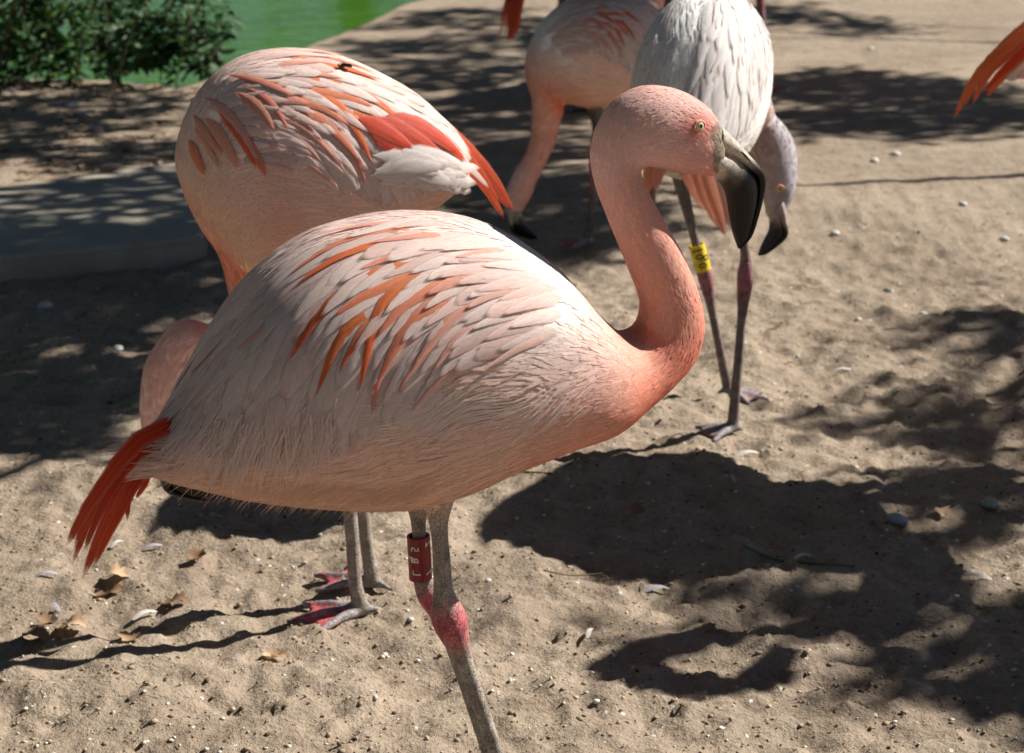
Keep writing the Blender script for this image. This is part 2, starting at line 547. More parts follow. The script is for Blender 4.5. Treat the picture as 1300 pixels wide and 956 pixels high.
def contour(loft, n, smin, smax, lenf, widf, lift, rng, jit=0.08, swirl=0.35, skip=None, droop=0.0):
    """n small overlapping body feathers scattered by area over the loft"""
    S = rng.uniform(smin, smax, n * 4); TH = rng.uniform(0, 2 * math.pi, n * 4)
    e = 0.05
    a = np.linalg.norm(np.cross(loft.at(np.clip(S + e, 0, loft.n - 1), TH) - loft.at(np.clip(S - e, 0, loft.n - 1), TH), loft.at(S, TH + e) - loft.at(S, TH - e)), axis=1)
    a = a / lenf(S) ** 1.5 * np.clip((smax - S) / 2.4, 0.01, 1) * np.clip((S - smin) / 0.9 + .1, 0, 1)
    pick = rng.choice(n * 4, n, replace=False, p=a / a.sum())
    S = S[pick]; TH = TH[pick]
    p, nn, ds = loft.frame(S, TH)
    if skip is not None:
        k = ~skip(p, S, TH)
        S, TH, p, nn, ds = S[k], TH[k], p[k], nn[k], ds[k]
    m = len(S)
    t = -ds + np.array([0, 0, -droop])
    sw = swirl * ((vnoise(p[:, 0] * 22 + p[:, 1] * 9, p[:, 2] * 22, 4) - 0.5) * 2 + rng.normal(0, 0.25, m))
    t = unit(t + np.cross(nn, t) * sw[:, None])
    t = unit(t - (t * nn).sum(1, keepdims=True) * nn)
    side = np.cross(t, nn)
    L = lenf(S) * rng.uniform(0.7, 1.25, m); W = widf(S) * rng.uniform(0.7, 1.3, m)
    lf = lift * rng.uniform(0.4, 1.5, m) * (0.3 + 1.6 * vnoise(p[:, 0] * 30 + 7, p[:, 2] * 40 + p[:, 1] * 20, 9))
    lf = lf * np.where((rng.random(m) < .03) & (L < .014), 5.0, 1.0)          # a few stand out as fuzz
    vs = np.array([0, 0.3, 0.6, 0.85, 1.0]); ws = np.array([0.5, 0.95, 1.0, 0.7, 0.12]); us = np.array([-1.0, 0.0, 1.0])
    # follow the curve of the body: walk t * L through the surface's own parameters
    e = 0.05
    Ps = (loft.at(np.clip(S + e, 0, loft.n - 1), TH) - loft.at(np.clip(S - e, 0, loft.n - 1), TH)) / (2 * e)
    Pt = (loft.at(S, TH + e) - loft.at(S, TH - e)) / (2 * e)
    g11 = (Ps * Ps).sum(1) + 1e-9; g22 = (Pt * Pt).sum(1) + 1e-9; g12 = (Ps * Pt).sum(1)
    b1 = (t * Ps).sum(1) * L; b2 = (t * Pt).sum(1) * L
    det = np.maximum(g11 * g22 - g12 * g12, 1e-14)
    da = np.clip((b1 * g22 - b2 * g12) / det, -1.6, 1.6); db = np.clip((b2 * g11 - b1 * g12) / det, -1.2, 1.2)
    path = []; pn = []
    for vv in vs:
        q, qn, _ = loft.frame(np.clip(S + da * vv, 0.02, loft.n - 1.02), TH + db * vv)
        path.append(q); pn.append(qn)
    path = np.stack(path, 1); pn = np.stack(pn, 1)
    tt = unit(np.gradient(path, axis=1)); side = np.cross(tt, pn)
    V = (path[:, :, None] + side[:, :, None] * ((W[:, None] * ws)[:, :, None] * us[None, None] * 0.5)[..., None]
         + pn[:, :, None] * ((L * lf)[:, None] * vs ** 1.2 + 0.0004)[:, :, None, None])
    V = V.reshape(-1, 3)
    k = np.arange(m)[:, None, None] * 15
    i = np.arange(4)[None, :, None] * 3; j = np.arange(2)[None, None]
    F = np.stack([k + i + j, k + i + j + 1, k + i + 3 + j + 1, k + i + 3 + j], -1).reshape(-1, 4)
    c = loft.col(S, TH) * (1 + rng.normal(0, jit, (m, 1))) + rng.normal(0, jit * 0.25, (m, 3))
    C = np.repeat(np.clip(c, 0.0, 1), 15, axis=0)
    uv = np.stack([np.tile(np.tile(us * 0.5 + 0.5, 5), m), np.repeat(np.tile(vs, (m, 1)).ravel(), 3)], -1)
    NR = np.repeat(unit(pn + rng.normal(0, .045, nn.shape)[:, None]), 3, axis=1).reshape(-1, 3)
    return V, F, C, uv, NR

def merge(lst):
    V = []; F = []; C = []; U = []; o = 0
    for v, f, c, u in [q[:4] for q in lst]:
        V.append(v); F.append(np.asarray(f) + o); C.append(c); U.append(u); o += len(v)
    return np.concatenate(V), np.concatenate(F), np.concatenate(C), np.concatenate(U)

# colours of the plumage itself
PALE = lin(249, 223, 213); WHITE = lin(246, 236, 230); PEACH = lin(244, 202, 176); PINK = lin(240, 186, 174)
CORAL = lin(240, 134, 102); NECK = lin(242, 180, 158); HEADC = lin(243, 200, 188); FACE = lin(234, 160, 146)
ORANGE = lin(242, 136, 76); DEEPOR = lin(238, 102, 46); RED = lin(216, 64, 18); GREY = lin(150, 142, 142); LGREY = lin(186, 172, 170)
LEGC = lin(158, 146, 134); KNEE = lin(192, 98, 104); WEB = lin(206, 96, 104); DARKLEG = lin(112, 98, 92)

# ------------------------------------------------------------------ the standing bird in profile: traced outline
class Plane:
    """a bird's upright mid-plane: origin A on the ground, u its forward direction, n to its left"""
    def __init__(self, A, u):
        self.A = np.array([A[0], A[1], 0.0]); self.u = unit(np.array([u[0], u[1], 0.0]))
        self.n = np.array([-self.u[1], self.u[0], 0.0])
    def pt(self, x, y, b=0.0):
        d = ray(x, y); o = self.A + self.n * b
        t = ((o - CAMC) @ self.n) / (d @ self.n)
        return CAMC + d * t
    def to2(self, x, y):
        w = self.pt(x, y) - self.A
        return np.array([w @ self.u, w[2]])
    def at(self, q):
        b = q[2] if len(q) > 2 else 0.0
        return self.A + self.u * q[0] + self.n * b + np.array([0, 0, q[1]])

def yawdir(deg, sx=1):
    return (sx * math.cos(math.radians(deg)), math.sin(math.radians(deg)))

A1 = tuple(G(632, 1008)[:2])
PL1 = Plane(A1, yawdir(20))
def loc2(x, y):
    return PL1.to2(x, y)

TORSO_PX = [((172, 578), (174, 596), .010), ((198, 548), (206, 606), .035), ((235, 492), (250, 614), .070), ((280, 414), (300, 624), .098),
            ((330, 350), (355, 631), .116), ((390, 305), (415, 636), .126), ((450, 283), (470, 638), .130), ((520, 272), (520, 634), .130),
            ((590, 278), (575, 618), .126), ((650, 300), (635, 592), .116), ((705, 340), (700, 568), .100), ((750, 391), (765, 547), .078)]
NECK_PX = [((783, 418), (815, 516), .056), ((799, 420), (850, 488), .044), ((810, 411), (879, 455), .0385), ((814, 395), (891, 415), .035),
           ((811, 378), (887, 374), .033), ((797, 342), (868, 324), .031), ((775, 288), (838, 270), .0285), ((757, 240), (820, 236), .0275),
           ((750, 203), (813, 219), .0275), ((752, 180), (815, 214), .0285), ((761, 153), (822, 213), .031), ((783, 125), (832, 214), .034),
           ((815, 108), (845, 217), .036), ((850, 109), (862, 221), .035), ((880, 121), (883, 223), .032), ((902, 142), (900, 223), .0265), ((913, 163), (908, 221), .0215)]
TORSO = [(loc2(*t), loc2(*b), w) for t, b, w in TORSO_PX]
NECKR = []
for k_, (t_, b_, w_) in enumerate(NECK_PX):
    sh = .92 if 4 <= k_ <= 10 else (.96 if k_ < 15 else 1.0)
    t_, b_ = np.array(t_, float), np.array(b_, float); m_ = (t_ + b_) / 2
    NECKR.append((loc2(*(m_ + (t_ - m_) * sh)), loc2(*(m_ + (b_ - m_) * sh)), w_ * .95))
NT = len(TORSO)
BILL_O = loc2(907, 195)
UPPER = [((910, 156), (900, 190), .0235), ((922, 167), (912, 194), .0200), ((934, 179), (925, 198), .0165), ((947, 193), (938, 206), .0125), ((958, 205), (948, 215), .0115),
         ((967, 216), (955.5, 223), .0105), ((970.5, 231), (959, 235), .0095), ((967, 252), (957.5, 254), .0085), ((961, 276), (953, 276), .0075), ((953, 300), (947, 298), .006), ((940, 316), (938.5, 314.5), .002)]
LOWER = [((903, 184), (900, 214), .0238), ((914, 188), (907, 223), .0215), ((926, 193), (914, 232), .0185), ((938, 201), (919.5, 241), .0155), ((949, 211), (922.5, 250), .0145),
         ((957.5, 221), (924.5, 261), .0135), ((962, 235), (926, 272), .012), ((961, 254), (928, 284), .0105), ((956.5, 277), (930, 294), .0085), ((950, 299), (933.5, 305), .006), ((938.5, 314.5), (937, 315.5), .0015)]

def ring_loft2(rings, frame, cols):
    """rings of (top, bottom, halfwidth) 2D -> Loft through frame(a,z)->world"""
    c = []; u = []; h = []
    for t, b, w in rings:
        T = frame(t); B = frame(b)
        c.append((T + B) / 2); u.append((T - B) / 2); h.append(w)
    return Loft(c, u, h, [q[0] for q in cols], [q[1] for q in cols])

# torso colours tail -> breast (dorsal, ventral)
TCOL = [(PALE, PEACH)] * 9 + [(WHITE, PEACH * .85 + CORAL * .15), (WHITE, PEACH * .55 + CORAL * .45), (PALE * .6 + NECK * .4, CORAL * .6 + PEACH * .4)]
NCOL = [(NECK, CORAL), (NECK, CORAL * .9 + NECK * .1), (CORAL * .6 + NECK * .4, CORAL * .8 + NECK * .2), (NECK, CORAL * .6 + NECK * .4), (NECK, CORAL * .3 + NECK * .7), (NECK, NECK), (NECK * .8 + HEADC * .2, NECK), (NECK * .5 + HEADC * .5, NECK),
        (HEADC, NECK), (HEADC, NECK * .5 + HEADC * .5), (HEADC, HEADC), (HEADC, HEADC), (HEADC, HEADC), (HEADC, HEADC * .7 + FACE * .3), (HEADC * .7 + FACE * .3, HEADC * .6 + FACE * .4), (FACE * .7 + HEADC * .3, FACE * .6 + HEADC * .4), (FACE, FACE)]

# wing feathers, traced once on the profile bird and stored as (s, theta) paths over the torso
FLOW = np.array([(650, 330, -1, -.05), (560, 282, -1, .03), (470, 287, -.95, .3), (400, 310, -.85, .5), (330, 370, -.68, .73), (260, 460, -.62, .78), (600, 330, -1, .15), (520, 330, -.9, .4),
                 (450, 360, -.78, .62), (390, 420, -.58, .82), (330, 470, -.45, .9), (640, 390, -.92, .35), (560, 390, -.78, .62), (500, 420, -.62, .8), (450, 480, -.38, .92), (400, 520, -.22, 1), (700, 400, -.95, .2),
                 (620, 450, -.88, .45), (540, 470, -.66, .75), (480, 530, -.35, .95), (300, 540, -.32, .93), (240, 560, -.55, .8), (680, 460, -.97, .2), (350, 560, -.22, .97)], float)
def flow(x, y):
    d2 = (FLOW[:, 0] - x) ** 2 + (FLOW[:, 1] - y) ** 2 + 60
    w = 1 / d2 ** 1.4
    v = (FLOW[:, 2:] * w[:, None]).sum(0)
    return v / np.linalg.norm(v)

WING_LIM = []
def LOWEDGE(x):
    return np.interp(x, [170, 230, 330, 420, 470, 545, 620, 700, 760], [560, 575, 588, 575, 548, 500, 470, 450, 430])
def in_wing(S, TH):
    t = np.abs((TH + math.pi) % (2 * math.pi) - math.pi)
    lim = np.interp(S, np.linspace(0, NT - 1, 40), WING_LIM)
    return (t < lim - .05) & (S > 1.6) & (S < 9.9 + .8 * np.sin(TH * 9.0))

def trace_wing(loft):
    S, TH = np.meshgrid(np.linspace(0.2, NT - 0.6, 260), np.linspace(-0.45, math.pi * 0.86, 220), indexing='ij')
    p, n, _ = loft.frame(S.ravel(), TH.ravel())
    view = unit(p - CAMC)
    ok = (n * view).sum(1) < 0.12
    sx = S.ravel()[ok]; tx = TH.ravel()[ok]
    px = np.stack(proj(p[ok]), -1)
    def find(x, y):
        k = np.argmin((px[:, 0] - x) ** 2 + (px[:, 1] - y) ** 2)
        return sx[k], tx[k]
    for s_ in np.linspace(0, NT - 1, 40):
        t_ = np.linspace(0.05, 3.0, 90)
        q = loft.at(np.full(90, s_), t_)
        x_, y_ = proj(q)
        k_ = np.argmax(y_ > LOWEDGE(x_) - 4)
        WING_LIM.append(t_[k_] if (y_ > LOWEDGE(x_) - 4).any() else 3.0)
    feats = []
    def add(pts, w, col, colt, o0, o1, prof):
        feats.append(([find(*q) for q in pts], w, col, colt, o0, o1, prof))
    def run(x, y, L, k=7):
        pts = [(x, y)]
        for i in range(k - 1):
            v = flow(x, y); x += v[0] * L / (k - 1); y += v[1] * L / (k - 1); pts.append((x, y))
        return pts
    rng = random.Random(3)
    PXM = 1 / 1185.0
    lower_edge = LOWEDGE
    def upper_edge(x):
        return np.interp(x, [170, 235, 280, 330, 390, 450, 520, 590, 650, 705, 750], [580, 500, 420, 356, 312, 290, 279, 285, 307, 347, 398])
    # pale feathers, rear rows first
    y = 285
    roots = []
    while y < 540:
        x = 300 + rng.uniform(-10, 10)
        while x < 715:
            rear = min(1, max(0, (640 - x) / 330))
            if upper_edge(x) < y < lower_edge(x) - 25:
                roots.append((x + rng.uniform(-7, 7), y + rng.uniform(-7, 7), rear))
            x += 19 + 15 * rear
        y += 19
    for x, y, rear in roots:
        L = (78 + 105 * rear) * rng.uniform(.85, 1.2)
        ex = run(x, y, L)
        while (ex[-1][1] > lower_edge(ex[-1][0]) + 12 or ex[-1][0] < 205) and L > 45:
            L *= 0.85; ex = run(x, y, L)
        if L < 46: continue
        w = (28 + 20 * rear) * rng.uniform(.85, 1.2) * PXM
        k = rng.random()
        c = PALE * (1 - k * .35) + (WHITE if k < .7 else PINK) * k * .35
        c = c * rng.uniform(.88, 1.04)
        feats.append(([find(*q) for q in ex], w, c, np.clip(c * 1.03, 0, 1), 0.0008, 0.0026 + 0.0022 * rng.random(), POINTED if rng.random() < .8 else ROUNDED))
    # rump plumes hanging at the rear edge of the wing
    for i in range(26):
        x = 300 - rng.uniform(0, 75); y = float(upper_edge(x)) + rng.uniform(8, 110)
        if y > 545: continue
        L = min(rng.uniform(70, 150), 590 - y)
        if L < 40: continue
        c = PALE * rng.uniform(.9, 1.02)
        feats.append(([find(*q) for q in run(x, y, L)], rng.uniform(22, 34) * PXM, c, c, 0.002, 0.006, POINTED))
    # coral feathers lying between the pale ones
    OR = [((505, 283), (450, 290), (402, 304), 11, .5), ((520, 292), (440, 305), (368, 352), 13, .8), ((520, 306), (450, 318), (379, 362), 17, 1), ((560, 300), (520, 303), (470, 312), 12, .6),
          ((530, 335), (431, 369), (365, 462), 21, 1), ((540, 345), (470, 372), (424, 402), 17, .9), ((525, 355), (480, 392), (456, 497), 22, 1), ((470, 395), (431, 427), (402, 499), 18, 1),
          ((490, 400), (460, 420), (428, 474), 17, .9), ((580, 358), (520, 380), (480, 425), 20, .8), ((575, 382), (520, 408), (470, 500), 24, .8), ((610, 350), (575, 357), (540, 376), 22, .6),
          ((600, 385), (565, 410), (520, 470), 18, .55), ((570, 430), (530, 455), (505, 500), 16, .5), ((360, 395), (330, 425), (303, 446), 14, .45), ((500, 430), (482, 470), (470, 525), 14, .7),
          ((640, 320), (610, 322), (575, 330), 14, .45), ((545, 318), (500, 326), (455, 346), 14, .7), ((600, 415), (575, 435), (550, 470), 15, .45), ((350, 420), (330, 470), (318, 510), 10, .35),
          ((690, 430), (650, 445), (610, 470), 12, .25), ((655, 365), (620, 375), (590, 392), 16, .35), ((430, 480), (415, 510), (408, 545), 10, .5), ((590, 460), (560, 480), (520, 520), 12, .4)]
    for a, b, c, w, k in OR:
        A = np.array([a, b, c], float)
        pts = catmull(A, np.linspace(0, 2, 8))
        col = ORANGE * k + PALE * (1 - k)
        colt = DEEPOR * k + PALE * (1 - k)
        add(pts, w * 1.3 * PXM, col, colt, 0.0016, 0.0042, POINTED)
    return feats

def lay_feather(loft, ft, sgn, scale=1.0, tint=None, mixw=0.0, lift=1.0):
    path, w, c, ct, o0, o1, prof = ft
    s = np.array([q[0] for q in path]); th = np.array([q[1] for q in path]) * sgn
    # smooth the looked-up path a little
    for _ in range(2):
        s[1:-1] = (s[:-2] + 2 * s[1:-1] + s[2:]) / 4; th[1:-1] = (th[:-2] + 2 * th[1:-1] + th[2:]) / 4
    p, n, _ = loft.frame(s, th)
    v = np.linspace(0, 1, len(s))[:, None]
    p = p + n * (o0 + (o1 - o0) * v) * lift
    if mixw:
        c = c * (1 - mixw) + tint * mixw; ct = ct * (1 - mixw) + tint * mixw
    return vane(p, n, w * scale, np.clip(c, 0, 1), np.clip(ct, 0, 1), prof=prof)

# ------------------------------------------------------------------ legs and feet
def foot_parts(ankle, fdir, size, z, web=None):
    """three webbed toes; returns (verts, faces, colours) pieces"""
    fdir = unit(np.array([fdir[0], fdir[1], 0.0])); sd = np.array([-fdir[1], fdir[0], 0])
    out = []
    base = np.array([ankle[0], ankle[1], z + 0.010])
    tips = []
    for ang, L in ((-0.62, .9), (0.0, 1.05), (0.62, .9)):
        d = fdir * math.cos(ang) + sd * math.sin(ang)
        mid = base + d * size * L * .5 + np.array([0, 0, 0.002]); tip = base + d * size * L - np.array([0, 0, 0.005])
        tips.append(tip)
        out.append((*tube([base - d * 0.004, mid, tip], [0.0085, 0.0065, 0.0045], 10, 4), GREY))
    out.append((*tube([base, base - fdir * size * .16 + np.array([0, 0, .0]), base - fdir * size * .3 - np.array([0, 0, .004])], [0.008, 0.006, 0.003], 8, 4), GREY))
    for i in range(2):
        a, b = tips[i] * .9 + base * .1, tips[i + 1] * .9 + base * .1
        m = (a + b) / 2 * .84 + base * .16
        q = 9
        gu, gv = np.meshgrid(np.linspace(0, 1, q), np.linspace(0, 1, q), indexing='ij')
        gu = gu[..., None]; gv = gv[..., None]
        surf = (base * (1 - gu) * (1 - gv) + a * gu * (1 - gv) + b * gv * (1 - gu) + m * gu * gv).reshape(-1, 3)
        up = np.array([0, 0, 0.0034])
        V = np.concatenate([surf + up, surf - up])
        F = []
        for r_ in range(q - 1):
            for c_ in range(q - 1):
                k = r_ * q + c_
                F.append([k, k + q, k + q + 1, k + 1]); F.append([k + q * q, k + q * q + 1, k + q * q + q + 1, k + q * q + q])
        rim = [c_ for c_ in range(q)] + [r_ * q + q - 1 for r_ in range(1, q)] + [(q - 1) * q + c_ for c_ in range(q - 2, -1, -1)] + [r_ * q for r_ in range(q - 2, 0, -1)]
        for k in range(len(rim)):
            x_, y_ = rim[k], rim[(k + 1) % len(rim)]
            F.append([x_, y_, y_ + q * q, x_ + q * q])
        out.append((V, F, WEB if web is None else web))
    return out

def build_bird(name, loft, legs, base, bill=None, eyes=None, voxel=0.003, contour_n=(6000, 5000), rng=None, wing=None, near=1, individual=True, tail=None,
               tint=None, mixw=0.0, label='', group=None, neck_end=None, colorfix=None, fat=1.0, wscale=1.0, bandspec=None, legdark=None, parts_tail=True, head_from=None, feather_len=1.0, ridge=False):
    root = empty(name, base)
    tag(root, label, 'flamingo', group)
    rng = rng or np.random.default_rng(1)
    V, F, C = loft.grid(loft.n * (9 if voxel < .003 else 6), 56 if voxel < .003 else 40)
    pieces = [(V, F, C, 0)]
    for lg in legs:
        for v, f, c, lab in lg:
            cc = np.repeat(np.asarray(c, float)[None], len(v), 0) if np.ndim(c) == 1 else c
            pieces.append((v, f, cc, lab))
    VV, FF = join([(q[0], q[1]) for q in pieces])
    CC = np.concatenate([q[2] for q in pieces]); LB = np.concatenate([np.full(len(q[0]), q[3]) for q in pieces])
    me = bpy.data.meshes.new('tmp'); me.from_pydata(VV.tolist(), [], FF)
    bm = bmesh.new(); bm.from_mesh(me); bmesh.ops.recalc_face_normals(bm, faces=bm.faces)
    bmesh.ops.triangulate(bm, faces=[f for f in bm.faces if len(f.verts) > 4])
    bm.to_mesh(me); bm.free()
    to = bpy.data.objects.new('tmp', me); COL.objects.link(to)
    md = to.modifiers.new('r', 'REMESH'); md.mode = 'VOXEL'; md.voxel_size = voxel
    ms = to.modifiers.new('s', 'SMOOTH'); ms.factor = 0.5; ms.iterations = 3
    dg = bpy.context.evaluated_depsgraph_get()
    ev = to.evaluated_get(dg); em = ev.to_mesh()
    n = len(em.vertices); co = np.empty(n * 3); em.vertices.foreach_get('co', co); co = co.reshape(-1, 3)
    fl = [list(pl.vertices) for pl in em.polygons]
    ev.to_mesh_clear()
    bpy.data.objects.remove(to); bpy.data.meshes.remove(me)
    # colour from the nearest source vertex
    kd = kdtree.KDTree(len(VV))
    for i, v in enumerate(VV): kd.insert(v, i)
    kd.balance()
    idx = np.array([kd.find(v)[1] for v in co])
    cols = CC[idx]; lab = LB[idx]
    if colorfix is not None: cols = colorfix(co, cols)
    fq = np.array(fl)
    midx = (lab[fq].mean(1) > 0.5).astype(int)
    body = mesh_obj('body', co, fq, [PLUM, LEGSKIN], root, cols, midx=midx)
    # contour plumage
    nt_, nn_ = contour_n
    ne = loft.n - 1
    nsec = NT - 1
    pk = []
    def lt(S): return feather_len * np.interp(S, [0, 2, 8, NT - 1.5, NT], [.026, .044, .046, .034, .016])
    def wt(S): return feather_len * np.interp(S, [0, 2, 8, NT - 1.5, NT], [.0034, .0048, .0048, .004, .0032])
    pk.append(contour(loft, nt_, 0.1, nsec + 1.8, lt, wt, 0.015, rng, 0.05, 0.45, droop=0.25, skip=(lambda p, S, TH: in_wing(S, TH) & (np.abs((TH + math.pi) % (2 * math.pi) - math.pi) > .34)) if wing is not None else None))
    he = head_from if head_from else ne - 1
    def ln(S): return np.interp(S, [nsec - 1, nsec + 2, nsec + 5, he, ne], [.02, .012, .010, .0075, .0045])
    def wn_(S): return np.interp(S, [nsec, nsec + 2, nsec + 5, he, ne], [.004, .003, .0022, .0016, .0011])
    pk.append(contour(loft, nn_, nsec - 1.2, ne - .2, ln, wn_, 0.013, rng, 0.06, 0.35))
    v, f, c, u = merge(pk)
    if colorfix is not None: c = colorfix(v, c)
    tag(mesh_obj('contour_feathers', v, f, DOWN, root, c, u, normals=np.concatenate([q[4] for q in pk])), kind='stuff')
    # wing feathers
    if wing is not None:
        far = []
        for i, ft in enumerate(wing):
            if not ridge and min(q[1] for q in ft[0]) < .06: continue
            a = lay_feather(loft, ft, near, wscale, tint, mixw)
            if individual: mesh_obj('wing_feather', *a[:2], FEATH, root, a[2], a[3], normals=a[4])
            else: far.append(a)
            if min(q[1] for q in ft[0]) > .12: far.append(lay_feather(loft, ft, -near, wscale, tint, mixw, lift=.3))
        v, f, c, u = merge(far)
        tag(mesh_obj('wing_plumage', v, f, FEATH, root, c, u, normals=np.concatenate([q[4] for q in far])), kind='stuff')
    if tail:
        for path, w, c, ct, nrm, prof in tail:
            P = catmull(np.asarray(path, float), np.linspace(0, len(path) - 1, 9))
            a = vane(P, np.repeat(np.asarray(nrm, float)[None], 9, 0), w, c, ct, prof=prof, camber=.04)
            mesh_obj('tail_feather', *a[:2], FEATH, root, a[2], a[3])
    if bill:
        for nm, lf in bill:
            v, f, c = lf.grid((lf.n - 1) * 5 + 1, 24)
            mesh_obj(nm, v, f, BILLM, root, c)
    if eyes:
        for pos, outd, r in eyes:
            make_eye(root, np.asarray(pos), unit(np.asarray(outd)), r)
    return root, body

def make_eye(root, pos, d, r):
    ref = np.array([0, 0, 1.0]); a = unit(np.cross(d, ref)); b = np.cross(a, d)
    nr, n = 14, 24
    th = np.linspace(0, 2 * math.pi, n, endpoint=False)
    V = []; C = []
    iris = lin(196, 192, 140); pup = lin(12, 10, 10); dk = lin(120, 110, 60)
    for i in range(nr):
        ph = math.pi * 0.62 * i / (nr - 1)
        q = pos + d * r * math.cos(ph) * .8 + r * math.sin(ph) * (np.cos(th)[:, None] * a + np.sin(th)[:, None] * b)
        V.append(q)
        c = pup if ph < 0.36 else (dk if ph < .42 else (iris if ph < 1.15 else dk))
        C.append(np.repeat(c[None], n, 0))
    V = np.concatenate(V); C = np.concatenate(C)
    i = np.arange(nr - 1)[:, None]; j = np.arange(n)[None]
    F = np.stack([i * n + j, i * n + (j + 1) % n, (i + 1) * n + (j + 1) % n, (i + 1) * n + j], -1).reshape(-1, 4)
    e = mesh_obj('eye', V, F, EYEM, root, C)
    # lid rim
    t = np.linspace(0, 2 * math.pi, 25)
    pts = pos + d * r * .26 + (np.cos(t)[:, None] * a * 1.18 + np.sin(t)[:, None] * b * .84) * r
    v, f = tube(pts, r * (.24 + .16 * np.clip(np.sin(t), 0, 1)), 8, 2, cap=False)
    mesh_obj('eyelid', v, f, PLUM, e, np.repeat(lin(222, 150, 132)[None], len(v), 0))

def leg_tube(pts, radii, cols, n=16, sub=8):
    v, f = tube(pts, radii, n, sub)
    m = (len(pts) - 1) * sub + 1
    c = catmull(np.array(cols), np.linspace(0, len(pts) - 1, m)).clip(0, 1)
    return v, f, np.repeat(c, n, 0), 1

def bill_lofts(frame, scale=1.0, tipcol=lin(9, 8, 9), basecol=lin(190, 178, 162), org=None):
    """upper and lower mandible in the head's own frame; frame(a,z)->world with bill base at (0,0)"""
    out = []
    for nm, R, sw in (('upper_bill', UPPER, 3.9), ('lower_bill', LOWER, 2.1)):
        rings = [((loc2(*t) - BILL_O) * scale, (loc2(*b) - BILL_O) * scale, w * scale) for t, b, w in R]
        cols = []
        for i in range(len(R)):
            k = np.clip((i - sw) * 3.0 + .5, 0, 1)
            if nm == 'lower_bill':
                k2 = np.clip((i - sw - .9) * 3.0 + .5, 0, 1); k1 = np.clip((i - sw + 1.0) * 3.0 + .5, 0, 1)
                cols.append((basecol * (1 - k2) + tipcol * k2, basecol * (1 - k1) + tipcol * k1))
            else:
                cols.append((basecol * (1 - k) + tipcol * k,) * 2)
        out.append((nm, ring_loft2(rings, frame, cols)))
    return out

# =================================================================== bird 1: the profile bird
F1 = PL1.at
loft1 = ring_loft2(TORSO + NECKR, F1, TCOL + NCOL)
WING = trace_wing(loft1)

def px_leg(pts, b, pl=None):
    return [(pl or PL1).pt(x, y, b) for x, y in pts]

def digits_band(root, c0, c1, r, txt, bandcol, inkcol, facing, size):
    """split plastic ring round the leg with a stamped code that reads up the leg"""
    c0 = np.asarray(c0); c1 = np.asarray(c1)
    ax = unit(c1 - c0); L = np.linalg.norm(c1 - c0)
    d = unit(facing - (facing @ ax) * ax); e = np.cross(ax, d)
    n = 36
    th = np.linspace(0, 2 * math.pi, n, endpoint=False)
    V = []
    prof = [(0, r), (L, r), (L, r - .0022), (0, r - .0022)]
    for z, rr in prof:
        V.append(c0 + ax * z + rr * (np.cos(th)[:, None] * d + np.sin(th)[:, None] * e))
    V = np.concatenate(V)
    F = [[k * n + j, k * n + (j + 1) % n, ((k + 1) % 4) * n + (j + 1) % n, ((k + 1) % 4) * n + j] for k in range(4) for j in range(n)]
    band = mesh_obj('leg_band', V, F, BANDM, root, np.repeat(bandcol[None], len(V), 0), smooth=False)
    for (ch, zpos, ang) in txt:
        cu = bpy.data.curves.new('code', 'FONT'); cu.body = ch; cu.size = size; cu.align_x = 'CENTER'; cu.align_y = 'CENTER'; cu.resolution_u = 3
        cu.offset = size * 0.015
        ob = bpy.data.objects.new('code', cu); COL.objects.link(ob)
        m2 = bpy.data.meshes.new_from_object(ob.evaluated_get(bpy.context.evaluated_depsgraph_get()))
        bpy.data.objects.remove(ob)
        bm = bmesh.new(); bm.from_mesh(m2)
        bmesh.ops.triangulate(bm, faces=bm.faces)
        bmesh.ops.subdivide_edges(bm, edges=bm.edges, cuts=1)
        q = np.array([v.co[:] for v in bm.verts]); fc = [[v.index for v in f.verts] for f in bm.faces]
        bm.free(); bpy.data.meshes.remove(m2)
        if not len(q): continue
        # text x runs up the band, text y round it
        a = ang + q[:, 1] / r
        W = c0 + ax * (zpos * L + q[:, 0])[:, None] + (r + .0005) * (np.cos(a)[:, None] * d + np.sin(a)[:, None] * e)
        mesh_obj('stamped_code', W, fc, BANDM, band, np.repeat(inkcol[None], len(W), 0), smooth=False)
    return band

